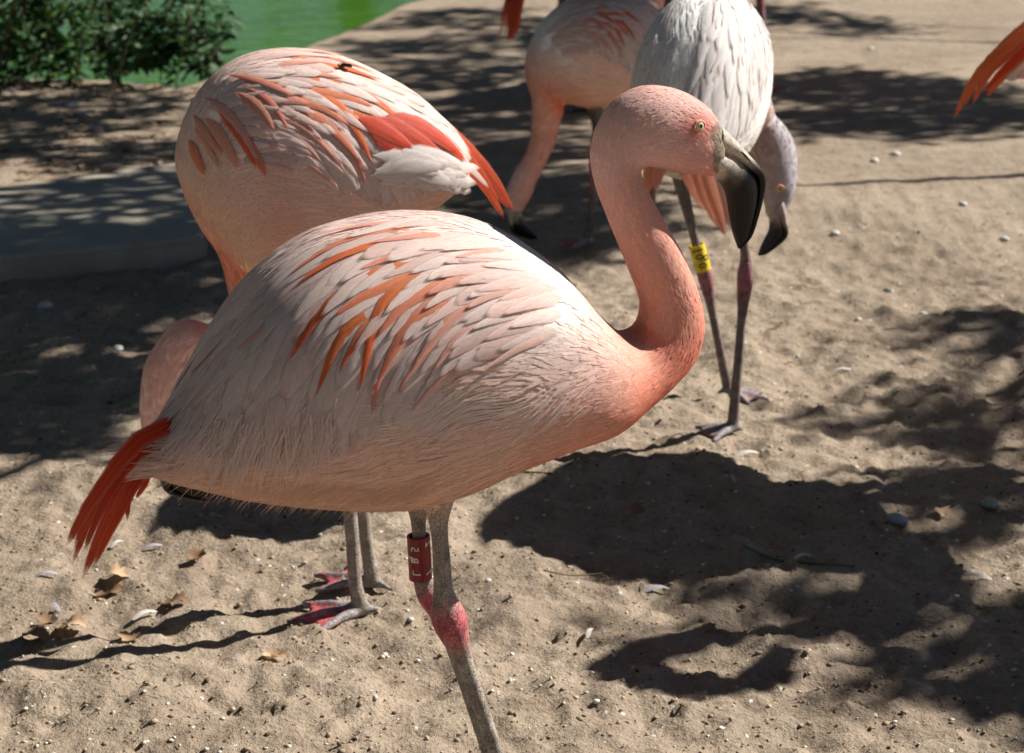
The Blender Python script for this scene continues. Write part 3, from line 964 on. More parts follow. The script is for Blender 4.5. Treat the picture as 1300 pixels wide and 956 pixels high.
def main_bird():
    rng = np.random.default_rng(21)
    px = 1 / 1200.0
    TIB = LEGC; K = KNEE
    yn, yf = -.045, .035
    near = px_leg([(548, 585), (555, 625), (557, 665), (561, 715), (563, 752), (569, 782), (577, 806), (588, 835), (602, 875), (640, 985), (652, 1022)], yn)
    rn = np.array([40, 25, 12, 11.5, 13.5, 22.5, 19, 12, 10.5, 10, 12]) * px
    cn = [PEACH, PEACH * .8 + TIB * .2, TIB, TIB, TIB, K, K * .8 + TIB * .2, TIB, TIB, TIB, TIB * .5 + K * .5]
    far = px_leg([(520, 590), (528, 625), (531, 660), (533, 700), (536, 735), (545, 755), (556, 775), (568, 805), (590, 865), (618, 950), (630, 985)], yf)
    rf = np.array([36, 20, 10.5, 10, 12, 16.5, 14, 9.5, 9.5, 9.5, 11]) * px
    legs = []
    for pts, rr, cc, fy in ((near, rn, cn, yn), (far, rf, cn, yf)):
        a = pts[-1]
        g = gz(a[0], a[1])
        pts = pts[:-1] + [np.array([pts[-1][0], pts[-1][1], g + .012])]
        pc = [leg_tube(pts, rr, cc)]
        pc += [(v, f, c, 1) for v, f, c in foot_parts(pts[-1], PL1.u, .085, g)]
        legs.append(pc)
    def skin(co, cols):
        # bare grey lores between eye and bill, rosy ring round the eye
        x, y = proj(co)
        side = np.ones(len(co), bool)
        wob = 3.0 * (vnoise(co[:, 0] * 260, co[:, 2] * 260, 3) - .5)
        k = np.clip((x - np.interp(y, [150, 163, 172, 185, 200, 215, 226], [915, 899, 900, 904, 903, 904, 911]) + wob) / 4, 0, 1)[:, None]
        k = k * (np.abs(co[:, 2:3] - 0.7) < .12)
        mott = .75 + .5 * vnoise(co[:, 0] * 700, co[:, 2] * 700, 6)[:, None]
        cols = cols * (1 - k) + np.clip(lin(158, 144, 128) * mott, 0, 1) * k
        d2 = np.hypot((x - 884) / 1.25, y - 162)
        k2 = np.clip(1.2 - d2 / 20, 0, 1)[:, None] * (co[:, 2:3] > .6) * .85
        cols = cols * (1 - k2) + lin(226, 132, 116) * k2
        return cols
    # tail and flight feather tips hanging at the rear
    tail = []
    r2 = random.Random(5)
    spec = [((258, 500), (185, 548), (120, 625), (86, 694), 26), ((252, 515), (180, 560), (125, 630), (95, 702), 22), ((246, 530), (185, 575), (140, 650), (107, 735), 26), ((240, 545), (190, 590), (148, 655), (118, 720), 20),
            ((242, 540), (195, 580), (168, 625), (163, 662), 14), ((240, 525), (180, 570), (135, 635), (104, 705), 18), ((250, 530), (200, 570), (160, 620), (140, 662), 16), ((250, 510), (190, 560), (140, 620), (104, 672), 24),
            ((248, 545), (205, 580), (178, 612), (158, 640), 16), ((255, 505), (195, 552), (130, 632), (90, 716), 20), ((236, 560), (200, 592), (182, 615), (172, 633), 12), ((250, 520), (200, 565), (150, 630), (112, 712), 18)]
    for i, (a, b, c, d, w) in enumerate(spec):
        yy = -.05 + .10 * ((i * 5) % 12) / 11.0
        pts = [PL1.pt(q[0] + r2.uniform(-3, 3), q[1] + r2.uniform(-3, 3), yy * (.2, .75, .9, .65)[k]) for k, q in enumerate(((a[0] + 22, a[1] + 24), b, c, d))]
        cc = RED * r2.uniform(.8, 1.05); ct = (RED * .6 + DEEPOR * .4) * r2.uniform(.85, 1.1)
        nrm = np.array([-.45, -.9 if yy < 0 else .9, .25])
        tail.append((pts, w * px * 1.15, np.clip(cc, 0, 1), np.clip(ct, 0, 1), nrm, TAPERED))
    O = loc2(907, 195)
    nostril = tube([PL1.pt(930, 187, -.0155), PL1.pt(941, 193, -.0142), PL1.pt(953, 205, -.0122)], [.0007, .0013, .0006], 8, 4)
    billf = lambda q: F1(q + O)
    ex, ez = loc2(887, 160)
    eyes = []
    for sg in (-1, 1):
        eyes.append((PL1.pt(887, 160, -.0288) + PL1.n * (.0288 + sg * .0288), PL1.u * .25 + PL1.n * sg + np.array([0, 0, .12]), 6.8 * px))
    def skip(p, S, TH):
        return np.zeros(len(S), bool)
    root, body = build_bird('flamingo', loft1, legs, (A1[0], A1[1], gz(*A1)), bill_lofts(billf), eyes, voxel=.0024, contour_n=(26000, 24000), rng=rng, wing=WING, near=1, individual=True, tail=tail,
                            label='pink flamingo standing in profile with raised head, black-tipped bill and red leg band', colorfix=skin, head_from=NT + 8, ridge=True)
    mesh_obj('nostril', *nostril, BILLM, [c_ for c_ in root.children if c_.name.startswith('upper_bill')][0], np.repeat(lin(30, 22, 20)[None], len(nostril[0]), 0))
    # loose hair-like strands: wing fringe, belly fringe, rump
    strands = []
    def strand(p, d, L, w, c, sag, sn=None):
        d = unit(d)
        pts = [p + d * L * t + np.array([0, 0, -sag * L * t * t]) for t in (0, .35, .7, 1)]
        nrm = np.repeat(np.array([[0, -1.0, .2]]), 4, 0)
        sn = sn if sn is not None else np.array([0, -1, .4])
        strands.append((*vane(pts, nrm, w, c, c, ncross=1, camber=.05, prof=lambda v: 1 - v * .92)[:4], np.repeat(unit(sn)[None], 12, 0)))
    rs = random.Random(9)
    def onsurf(x, y):
        # point of the near flank seen at this pixel
        S, TH = np.meshgrid(np.linspace(.3, NT - 1, 120), np.linspace(.1, 3.1, 120), indexing='ij')
        return S, TH
    S, TH = np.meshgrid(np.linspace(.3, NT - 1, 150), np.linspace(.1, 3.1, 150), indexing='ij')
    pp, nn, dd = loft1.frame(S.ravel(), TH.ravel())
    vis = (nn * unit(pp - CAMC)).sum(1) < 0.1
    pp, nn = pp[vis], nn[vis]; pq = np.stack(proj(pp), -1)
    def near_pt(x, y):
        k = np.argmin((pq[:, 0] - x) ** 2 + (pq[:, 1] - y) ** 2)
        return pp[k], nn[k]
    for i in range(46):
        x = rs.uniform(195, 425); ye = np.interp(x, [170, 230, 330, 420], [560, 575, 590, 580])
        y = ye - rs.uniform(45, 85); L_ = rs.uniform(50, 85)
        pts_ = []; x_, y_ = x, y
        for k_ in range(7):
            p, n = near_pt(x_, y_); pts_.append((p + n * (.003 + .0012 * k_), n))
            v_ = flow(x_, y_); x_ += v_[0] * L_ / 6 + rs.uniform(-2, 2); y_ += v_[1] * L_ / 6
        P_ = np.array([q[0] for q in pts_]); N_ = np.array([q[1] for q in pts_])
        for _ in range(2): P_[1:-1] = (P_[:-2] + 2 * P_[1:-1] + P_[2:]) / 4
        cc = PALE * rs.uniform(.88, 1.0)
        a = vane(P_, N_, rs.uniform(16, 30) * px, cc, cc, prof=POINTED)
        mesh_obj('wing_feather', *a[:2], FEATH, root, a[2], a[3], normals=a[4])
    for i in range(420):
        x = rs.uniform(185, 430)
        ye = np.interp(x, [170, 230, 330, 420], [560, 575, 590, 580])
        y = ye - abs(rs.gauss(0, 30)) - 8
        p, n = near_pt(x, y)
        v = flow(x, y)
        d = np.array([v[0] + rs.gauss(0, .22), -.05, -v[1]]) + n * .06
        strand(p + n * .007, d, rs.uniform(.012, .045), rs.uniform(.0005, .0016), PALE * rs.uniform(.85, 1.0), rs.uniform(-.05, .25), n)
    for i in range(520):
        x = rs.choice([rs.uniform(300, 470), rs.uniform(470, 560), rs.uniform(180, 560)])
        yb = np.interp(x, [172, 250, 355, 470, 520, 575], [596, 614, 631, 638, 634, 618])
        p, n = near_pt(x, yb - rs.uniform(2, 25))
        d = np.array([-1, rs.uniform(-.3, .3), -.35]) + n * .15
        strand(p + n * .001, d, rs.uniform(.012, .03), rs.uniform(.0006, .0013), PEACH * rs.uniform(.85, 1.02), rs.uniform(0, .5), n)
    # lit plumes over the flank, in loose waves from the breast to the thigh
    for i in range(420):
        x = rs.triangular(470, 765, 540); yc = np.interp(x, [470, 540, 620, 700, 800], [535, 505, 500, 495, 470])
        y = yc + 16 + rs.gauss(0, 15)
        p, n = near_pt(x, y)
        wob = .35 * math.sin(x * .045 + y * .02)
        d = np.array([-1, 0, -.18 + wob]); d = d - (d @ n) * n + n * .05
        strand(p + n * .0015, d, rs.uniform(.018, .04) * (1 - .55 * max(0, (x - 650) / 200)), rs.uniform(.0008, .002), np.clip(loft1.col(np.array([9.0]), np.array([1.2]))[0] * rs.uniform(.92, 1.08), 0, 1), rs.uniform(0, .1), n)
    for i in range(160):
        p, n = near_pt(rs.uniform(175, 225), rs.uniform(560, 604))
        d = np.array([-1, rs.uniform(-.3, .1), rs.uniform(-.15, .25)])
        strand(p + n * .002, d, rs.uniform(.02, .045), rs.uniform(.0012, .0026), PALE * rs.uniform(.9, 1.02), .1, n)
    v, f, c, u = merge(strands)
    tag(mesh_obj('plume_strands', v, f, STRAND, root, np.clip(c, 0, 1), u, normals=np.concatenate([q[4] for q in strands])), kind='stuff')
    # red band on the far leg, just above the joint
    digits_band(root, PL1.pt(534, 734, yf), PL1.pt(531, 680, yf), 15 * px, [('2', .86, .95), ('5', .78, -.35), ('B', .52, -.42), ('3', .55, -.9), ('L', .22, -.3), ('7', .2, .9)], lin(132, 22, 28), lin(226, 214, 206), np.array([0., -1, 0]), .0125)
    return root
main_bird()

# =================================================================== other birds
def perp_loft(frames):
    """frames: list of dict(c, u, h, cd, cv)"""
    return Loft([q[0] for q in frames], [q[1] for q in frames], [q[2] for q in frames], [q[3] for q in frames], [q[4] for q in frames])

def bird_loft(pl, torso, neck, tcol, cols, pxm=None, neck3d=False):
    """torso: 2D rings (top, bottom, hw) in the plane; neck: (x, y, r px) in the plane, or 3D (point, r)"""
    fr = []
    for (t, b, w), (cd, cv) in zip(torso, tcol):
        T, B = pl.at(t), pl.at(b)
        fr.append([(T + B) / 2, (T - B) / 2, w, cd, cv])
    last_u = unit(fr[-1][1])
    C = []
    for q in neck:
        C.append(q[0] if neck3d else pl.pt(q[0], q[1]))
    C = np.array(C)
    full = np.concatenate([[fr[-1][0]], C])
    T = unit(np.gradient(full, axis=0))[1:]
    up = last_u
    for k, q in enumerate(neck):
        r = q[1] if neck3d else q[2] * pxm
        if neck3d:
            up = unit(up - (up @ T[k]) * T[k])
        else:
            t2 = np.array([T[k] @ pl.u, T[k][2]]); t2 = t2 / np.linalg.norm(t2)
            up = unit(pl.u * (-t2[1]) + np.array([0, 0, t2[0]]))
        cd, cv = cols[min(k, len(cols) - 1)]
        fr.append([C[k], up * r, r * .92, cd, cv])
    return perp_loft(fr)

def simple_leg(pts, radii, cols, fdir, fsize, kneei, dark=LEGC, knee=KNEE, web=None):
    cc = [cols] * len(pts)
    cc = [PEACH] + [dark] * (len(pts) - 1)
    cc[kneei] = knee
    a = np.array(pts[-1]); g = gz(a[0], a[1])
    pts = list(pts[:-1]) + [np.array([a[0], a[1], g + .012])]
    return [leg_tube(pts, radii, cc, 14, 6)] + [(v, f, c, 1) for v, f, c in foot_parts(pts[-1], fdir, fsize, g, web)]

def fan_tail(pl_or_fn, specs, pxm, cols, seed, spread=.05, lat=None):
    r = random.Random(seed); out = []
    for i, sp in enumerate(specs):
        w = sp[-1][0]; col = sp[-1][1]
        b = sp[-1][2] if len(sp[-1]) > 2 else spread * (2 * ((i * 7) % len(specs)) / max(1, len(specs) - 1) - 1)
        b0, b1 = b if isinstance(b, tuple) else (b, b * .7)
        pts = [pl_or_fn(q[0], q[1], b0 + (b1 - b0) * k / 3) for k, q in enumerate(sp[:-1])]
        c = col * r.uniform(.88, 1.05)
        out.append((pts, w * pxm, np.clip(c, 0, 1), np.clip(c * r.uniform(.95, 1.1), 0, 1), np.array([.2, -.85, .5]), TAPERED))
    return out

PLAINCOL = [(NECK, CORAL), (NECK, CORAL), (NECK, NECK), (NECK, NECK), (NECK, NECK), (HEADC, NECK), (HEADC, HEADC), (HEADC, HEADC), (HEADC * .6 + FACE * .4, HEADC * .5 + FACE * .5)]

def surf_finder(loft, sgn):
    S, TH = np.meshgrid(np.linspace(0.1, NT - 0.6, 220), np.linspace(0.02, math.pi * 0.95, 200), indexing='ij')
    p, n, _ = loft.frame(S.ravel(), TH.ravel() * sgn)
    ok = (n * unit(p - CAMC)).sum(1) < 0.1
    sx = S.ravel()[ok]; tx = TH.ravel()[ok]; q = np.stack(proj(p[ok]), -1)
    def find(x, y):
        k = np.argmin((q[:, 0] - x) ** 2 + (q[:, 1] - y) ** 2)
        return sx[k], tx[k]
    return find

def bird_two():
    pl = Plane((-.215, 2.49), yawdir(-20, -1))
    P = 1 / 930.0
    tp = [((600, 208), (598, 222), .010), ((583, 182), (580, 236), .035), ((560, 152), (556, 252), .07), ((525, 118), (525, 275), .095), ((485, 94), (490, 300), .112), ((440, 74), (450, 325), .122),
          ((395, 64), (412, 345), .126), ((350, 64), (384, 358), .126), ((305, 76), (366, 365), .122), ((268, 104), (354, 368), .112), ((240, 146), (347, 369), .096), ((225, 198), (345, 370), .078)]
    torso = [(pl.to2(*t), pl.to2(*b), w) for t, b, w in tp]
    extra = [((234, 245), (346, 372), .060), ((256, 292), (350, 376), .046), ((281, 332), (358, 388), .037)]
    torso += [(pl.to2(*t), pl.to2(*b), w) for t, b, w in extra]
    tcol = TCOL[:9] + [(PALE, PEACH * .7 + CORAL * .3)] * 2 + [(PALE * .5 + PEACH * .5, PEACH)] + [(PEACH, PEACH), (PEACH * .7 + CORAL * .3, PEACH * .7 + CORAL * .3), (PEACH * .3 + CORAL * .7, CORAL)]
    neck = [(332, 398, 33), (347, 432, 29), (346, 468, 27), (322, 494, 27), (290, 484, 28), (270, 452, 30), (243, 440, 34), (222, 468, 34), (211, 508, 31), (208, 545, 26), (212, 572, 18)]
    lf = bird_loft(pl, torso, neck, tcol, [(NECK, NECK)] * 6 + [(HEADC, HEADC)] * 4 + [(FACE, FACE)], P)
    d = unit(pl.pt(205, 600) - pl.pt(212, 572))
    O = pl.pt(214, 572)
    f2 = unit(pl.u * .54 + np.array([0, 0, -.84])); g2 = unit(pl.u * .84 + np.array([0, 0, .54]))
    bill = bill_lofts(lambda q: O + f2 * q[0] + g2 * q[1], .86)
    eyes = [(pl.pt(207, 535) + pl.n * s_ * .024, pl.n * s_, .006) for s_ in (-1, 1)]
    l1 = [pl.pt(x, y, .035) for x, y in ((410, 310), (425, 400), (440, 500), (438, 550), (442, 620), (447, 680), (451, 740), (459, 792))]
    l2 = [pl.pt(x, y, -.035) for x, y in ((420, 310), (440, 400), (452, 480), (450, 530), (456, 600), (462, 660), (467, 700), (473, 730))]
    rr = [.035, .022, .011, .017, .0105, .0098, .0098, .012]
    legs = [simple_leg(l1, rr, LEGC, (-1, -.28), .098, 3), simple_leg(l2, rr, LEGC, (-.8, .35), .09, 3)]
    W = PALE; R_ = RED * .35 + DEEPOR * .65
    ts = [((500, 140), (566, 164), (622, 220), (653, 271), (20, R_, .01)), ((498, 146), (560, 180), (608, 226), (641, 279), (20, R_, .03)), ((505, 144), (572, 172), (618, 222), (646, 268), (18, R_, -.01)),
          ((520, 160), (562, 184), (596, 212), (622, 240), (13, W, .045)), ((500, 148), (545, 164), (592, 200), (630, 250), (18, R_, -.03)), ((500, 140), (548, 158), (600, 205), (636, 262), (16, R_, .04)), ((505, 150), (550, 172), (600, 212), (634, 268), (18, R_, .02))]
    find = surf_finder(lf, -1)
    extra_f = []
    rf_ = random.Random(2)
    def surf_feather(pts, w, c, o0, o1, prof):
        q = catmull(np.array(pts, float), np.linspace(0, len(pts) - 1, 8))
        extra_f.append(([find(*z) for z in q], w * P, c, c, o0, o1, prof))
    for a_, m_, e_ in (((455, 150), (485, 166), (520, 190)), ((462, 158), (492, 176), (535, 200)), ((475, 152), (510, 166), (560, 200)), ((488, 148), (530, 162), (575, 196)), ((468, 165), (495, 185), (520, 200)), ((500, 148), (545, 168), (585, 206))):
        surf_feather((a_, m_, e_), 26, RED * rf_.uniform(.9, 1.05), .004, .0085, TAPERED)
    for a_, m_, e_ in (((255, 113), (290, 138), (322, 182)), ((250, 130), (275, 155), (300, 190)), ((246, 147), (262, 170), (285, 200)), ((270, 103), (310, 116), (348, 144)), ((290, 96), (332, 106), (374, 124)), ((262, 125), (300, 155), (330, 210)), ((300, 118), (330, 138), (348, 168)), ((312, 112), (345, 132), (366, 166)), ((248, 162), (264, 186), (280, 214)), ((275, 138), (305, 170), (326, 214)), ((241, 178), (250, 198), (262, 222)), ((285, 150), (318, 185), (340, 226)), ((262, 150), (285, 180), (304, 214))):
        k_ = rf_.uniform(.45, .95)
        surf_feather((a_, m_, e_), rf_.uniform(9, 17), (DEEPOR if rf_.random() < .5 else ORANGE) * k_ + PALE * (1 - k_), .002, .005, TAPERED)
    for k_ in range(22):
        a_ = (rf_.uniform(462, 520), rf_.uniform(196, 232)); e_ = (rf_.uniform(545, 596), rf_.uniform(205, 240))
        m_ = ((a_[0] + e_[0]) / 2, (a_[1] + e_[1]) / 2 - rf_.uniform(3, 12))
        surf_feather((a_, m_, e_), rf_.uniform(20, 34), WHITE * rf_.uniform(.93, 1.0), .006, .011 + .006 * rf_.random(), TAPERED)
    tail = fan_tail(pl.pt, ts, P * 1.15, None, 4, .045)
    r, b = build_bird('flamingo', lf, legs, (*pl.A[:2], gz(*pl.A[:2])), bill, eyes, .0034, (14000, 6500), np.random.default_rng(5), WING + extra_f, near=-1, individual=True, tail=tail, wscale=1.12,
                      label='pink flamingo with lowered head and bright orange tail, behind the bird in profile', group='flamingos on the sand', head_from=len(torso) + 6)
    # a fly resting on its back
    q = pl.pt(440, 88, .06)
    fl = []
    for a_, r_ in (((0, 0, 0), .0035), ((.005, 0, .001), .003), ((-.006, 0, 0), .004)):
        pass
    v, f = tube([q + np.array([-.008, 0, .004]), q + np.array([-.004, 0, .005]), q + np.array([0, 0, .005]), q + np.array([.004, 0, .0045]), q + np.array([.007, 0, .003])], [.0012, .0026, .002, .0024, .001], 8, 3)
    fb = mesh_obj('fly', v, f, EYEM, None, np.repeat(lin(24, 22, 22)[None], len(v), 0), base=q)
    tag(fb, 'small black fly sitting on the back of a pink flamingo', 'fly')
    for sg in (-1, 1):
        V = [q + np.array([.001, 0, .007]), q + np.array([-.008, sg * .002, .0075]), q + np.array([-.011, sg * .005, .007]), q + np.array([-.005, sg * .005, .0078])]
        mesh_obj('wing', V, [[0, 1, 2, 3]], EYEM, fb, np.repeat(lin(90, 90, 95)[None], 4, 0))

def bird_three():
    pl = Plane(tuple(G(775, 308)[:2]), yawdir(-14, -1))
    P = 1 / 545.0
    tp = [((862, 40), (862, 50), .010), ((850, 22), (852, 70), .035), ((832, 6), (836, 95), .07), ((812, -6), (818, 112), .095), ((792, -11), (800, 124), .112), ((772, -12), (782, 131), .12),
          ((752, -9), (764, 135), .125), ((732, -3), (748, 136), .125), ((712, 9), (734, 134), .12), ((694, 26), (722, 132), .108), ((679, 49), (715, 131), .09), ((669, 78), (712, 132), .07)]
    torso = [(pl.to2(*t), pl.to2(*b), w) for t, b, w in tp] + [(pl.to2(*t), pl.to2(*b), w) for t, b, w in [((670, 106), (714, 136), .052), ((676, 126), (714, 144), .04)]]
    neck = [(693, 152, 18.5), (689, 178, 16), (679, 203, 14.5), (667, 225, 15.5), (659, 244, 16.5), (655, 258, 13), (654, 268, 9)]
    tcol = TCOL + [(NECK, CORAL), (NECK, CORAL)]
    lf = bird_loft(pl, torso, neck, tcol, [(NECK, NECK)] * 3 + [(HEADC, NECK)] * 4, P)
    O = pl.pt(654, 268)
    f2 = unit(pl.u * .55 + np.array([0, 0, -.83])); g2 = unit(pl.u * .83 + np.array([0, 0, .55]))
    bill = bill_lofts(lambda q: O + f2 * q[0] + g2 * q[1], .8)
    l1 = [pl.pt(x, y, .03) for x, y in ((752, 100), (756, 140), (757, 165), (756, 195), (752, 250), (746, 306))]
    l2 = [pl.pt(x, y, -.03) for x, y in ((796, 100), (812, 150), (820, 180), (825, 210), (828, 260), (828, 300))]
    rr = [.04, .02, .0105, .016, .0095, .011]
    legs = [simple_leg(l1, rr, LEGC, (-1, -.3), .075, 3, DARKLEG), simple_leg(l2, rr, LEGC, (-1, -.1), .075, 3, DARKLEG)]
    build_bird('flamingo', lf, legs, (*pl.A[:2], gz(*pl.A[:2])), bill, None, .0048, (4500, 2500), np.random.default_rng(6), WING, near=-1, individual=False, wscale=1.1,
               label='shaded pink flamingo with its neck stretched down to the ground, feeding', group='flamingos on the sand', head_from=len(torso) + 4)

def scaled_torso(sc, dz=0.0):
    return [(t * sc + np.array([0, dz]), b * sc + np.array([0, dz]), w * sc) for t, b, w in TORSO]

def bird_four():
    pl = Plane((.345, 3.30), (.30, .95))
    torso = [(t, b, w * .78) for t, b, w in scaled_torso(1.0, .085)]
    Wc = lin(252, 250, 247)
    tcol = [(Wc, Wc * .85 + PEACH * .15)] * 10 + [(Wc * .6 + GREY * .4, PEACH)] * 2
    G1, G2 = (lin(176, 168, 170), lin(186, 166, 158)), (lin(160, 154, 158), lin(190, 172, 164))
    neck = [(np.array([.43, 3.50, .47]), .046), (PY(935, 215, 3.56), .036), (PY(942, 172, 3.54), .033), (PY(963, 164, 3.49), .034), (PY(982, 184, 3.44), .035), (PY(988, 214, 3.41), .034), (PY(988, 243, 3.39), .029), (PY(985, 264, 3.38), .020), (PY(983, 276, 3.37), .014)]
    lf = bird_loft(pl, torso, neck, tcol, [G1, G1, G1, G1, G2, G2, G2, G2, G2], neck3d=True)
    O = PY(984, 268, 3.375)
    f2 = unit(np.array([.80, -.1, -.59])); g2 = unit(np.array([.59, 0, .81]))
    bill = bill_lofts(lambda q: O + f2 * q[0] * .9 + g2 * q[1] * .9, .84, basecol=lin(172, 150, 142), tipcol=lin(40, 40, 44))
    eyes = [(PY(988, 236, 3.38) + np.array([0, -.022, 0]), np.array([0, -1, 0]), .006)]
    l1 = [PY(x, y, 3.2) for x, y in ((935, 215), (944, 265), (945, 315), (946, 352), (942, 400), (937, 460), (930, 543))]
    l2 = [PY(x, y, 3.42) for x, y in ((858, 200), (870, 250), (881, 300), (895, 350), (903, 390), (913, 440), (925, 490))]
    l1[0] = np.array([.325, 3.19, .50]); l2[0] = np.array([.30, 3.30, .50])
    l1[1] = np.array([.362, 3.195, .425]); l2[1] = np.array([.288, 3.38, .44])
    rr = [.036, .018, .0085, .0145, .0088, .0085, .0105]
    lg = lin(170, 164, 162)
    legs = [simple_leg(l1, rr, lg, (-1, -.35), .075, 3, lin(128, 112, 106), lin(172, 108, 114), web=lin(150, 116, 116)), simple_leg(l2, rr, lg, (.9, -.45), .075, 3, lin(128, 112, 106), lin(172, 108, 114), web=lin(150, 116, 116))]
    # coral undertail and drooping tail tips
    Or = ORANGE * .75 + PALE * .25
    ts = [((885, 180), (900, 230), (912, 268), (921, 302), (22, Or)), ((865, 185), (872, 215), (884, 240), (896, 258), (28, Or)), ((905, 190), (915, 230), (922, 262), (926, 286), (26, ORANGE * .5 + PALE * .5)), ((880, 190), (888, 225), (902, 262), (916, 292), (26, Or)), ((870, 190), (876, 220), (886, 248), (900, 268), (26, Or)), ((915, 200), (922, 235), (926, 270), (928, 292), (22, PINK)), ((890, 185), (900, 225), (908, 255), (913, 284), (20, PINK)),
          ((832, 160), (828, 195), (824, 225), (818, 250), (26, Or)), ((848, 165), (842, 195), (836, 220), (830, 242), (26, ORANGE * .5 + PINK * .5)), ((925, 180), (932, 215), (935, 250), (934, 284), (22, PALE))]
    fn = lambda x, y, b: PY(x, y, 2.94 + b)
    tail = fan_tail(fn, ts, 1 / 790.0, None, 8, .03)
    wing = [w for i, w in enumerate(WING)]
    r, b = build_bird('flamingo', lf, legs, (*pl.A[:2], gz(*pl.A[:2])), bill, eyes, .0044, (5000, 2000), np.random.default_rng(8), wing, near=1, individual=False, tail=tail, tint=Wc, mixw=.8, wscale=1.15,
                      label='white flamingo with grey neck and head and a yellow leg band', group='flamingos on the sand', head_from=len(torso) + 5, feather_len=.75)
    # ragged white shoulder plumes
    rs = random.Random(4); st = []
    for i in range(46):
        p = PY(rs.uniform(824, 866), rs.uniform(34, 112), 3.09) + np.array([0, rs.uniform(-.02, .02), 0])
        dn = unit(np.array([rs.uniform(-.35, .15), -.35, -1]))
        L = rs.uniform(.05, .085)
        pts = [p + dn * L * t + np.array([0, -.015 * math.sin(t * 2.6), 0]) for t in np.linspace(0, 1, 6)]
        st.append(vane(pts, np.repeat(np.array([[-.2, -1, .35]]), 6, 0), rs.uniform(.006, .014), Wc, Wc * .96, prof=TAPERED))
    v, f, c, u = merge(st)
    tag(mesh_obj('shoulder_plumes', v, f, FEATH, r, c, u), kind='stuff')
    digits_band(r, PY(893, 343, 3.42), PY(884, 311, 3.42), .0145, [('0', .25, .0), ('0', .6, -.1), ('J', .85, .0), ('0', .5, .8)], lin(226, 196, 30), lin(30, 28, 24), np.array([0, -1., .0]), .021)

def template_bird(A, u, sc, dz, neck, legs_b, label, seed, tail_on=True, dens=1200, tailcustom=None, knee=KNEE, dark=DARKLEG):
    pl = Plane(A, u)
    torso = scaled_torso(sc, dz)
    nk = []
    for q in neck:
        nk.append((pl.at((q[0] * sc, q[1] * sc + dz, (q[3] if len(q) > 3 else 0) * sc)), q[2] * sc))
    lf = bird_loft(pl, torso, nk, TCOL, PLAINCOL, neck3d=True)
    legs = []
    for b in legs_b:
        pts = [pl.at((a * sc, z * sc + dz * min(1, z / .3), b * sc)) for a, z in ((-.09, .44), (-.085, .37), (-.08, .31), (-.07, .265), (-.03, .12), (0, .012))]
        legs.append(simple_leg(pts, [.04 * sc, .022 * sc, .013 * sc, .018 * sc, .011 * sc, .012 * sc], dark, pl.u, .08 * sc, 3, dark, knee))
    tail = []
    r = random.Random(seed)
    if tailcustom: tail = tailcustom
    elif tail_on:
        for i in range(9):
            b = (i - 4) * .004
            k = r.uniform(.8, 1.1)
            pts = [pl.at((a * sc, z * sc + dz, b * (1 + .25 * t) * sc)) for t, (a, z) in enumerate(((-.36, .47), (-.42, .42), (-.42 - .06 * k, .42 - .09 * k), (-.42 - .10 * k, .42 - .17 * k)))]
            tail.append((pts, .02 * sc, RED * r.uniform(.85, 1.05), DEEPOR, pl.u * -.6 + np.array([0, 0, .6]) + pl.n * (.6 if b > 0 else -.6), ROUNDED))
    hd = nk[-1][0]; fd = unit(nk[-1][0] - nk[-3][0])
    gd = unit(np.cross(np.cross(fd, pl.u + np.array([0, 0, .3])), fd))
    if abs(fd @ pl.u) > .8: gd = unit(np.array([0, 0, 1.0]) - fd * fd[2])
    bill = bill_lofts(lambda q: hd - fd * .006 + fd * q[0] * sc + gd * q[1] * sc, 1.0)
    build_bird('flamingo', lf, legs, (A[0], A[1], gz(*A)), bill, None, .0058, (dens, int(dens * .8)), np.random.default_rng(seed), WING, near=1, individual=False, tail=tail, wscale=1.2,
               label=label, group='flamingos on the sand', head_from=len(torso) + 5)

S_NECK = [(.16, .48, .05), (.205, .50, .040), (.225, .54, .034), (.215, .59, .030), (.18, .65, .027), (.165, .70, .026), (.185, .745, .030), (.23, .755, .034), (.275, .735, .028), (.30, .72, .02)]
SHADOW_NECK = [(.16, .48, .05, 0), (.205, .50, .040, -.02), (.23, .54, .034, -.05), (.225, .59, .030, -.08), (.20, .64, .027, -.105), (.19, .69, .027, -.125), (.21, .725, .031, -.14), (.25, .725, .034, -.148), (.275, .70, .028, -.15), (.29, .685, .02, -.15)]
DOWN_NECK = [(.15, .46, .05), (.20, .42, .038), (.225, .36, .030), (.225, .28, .026), (.235, .20, .025), (.255, .14, .030), (.275, .095, .026), (.285, .075, .018)]

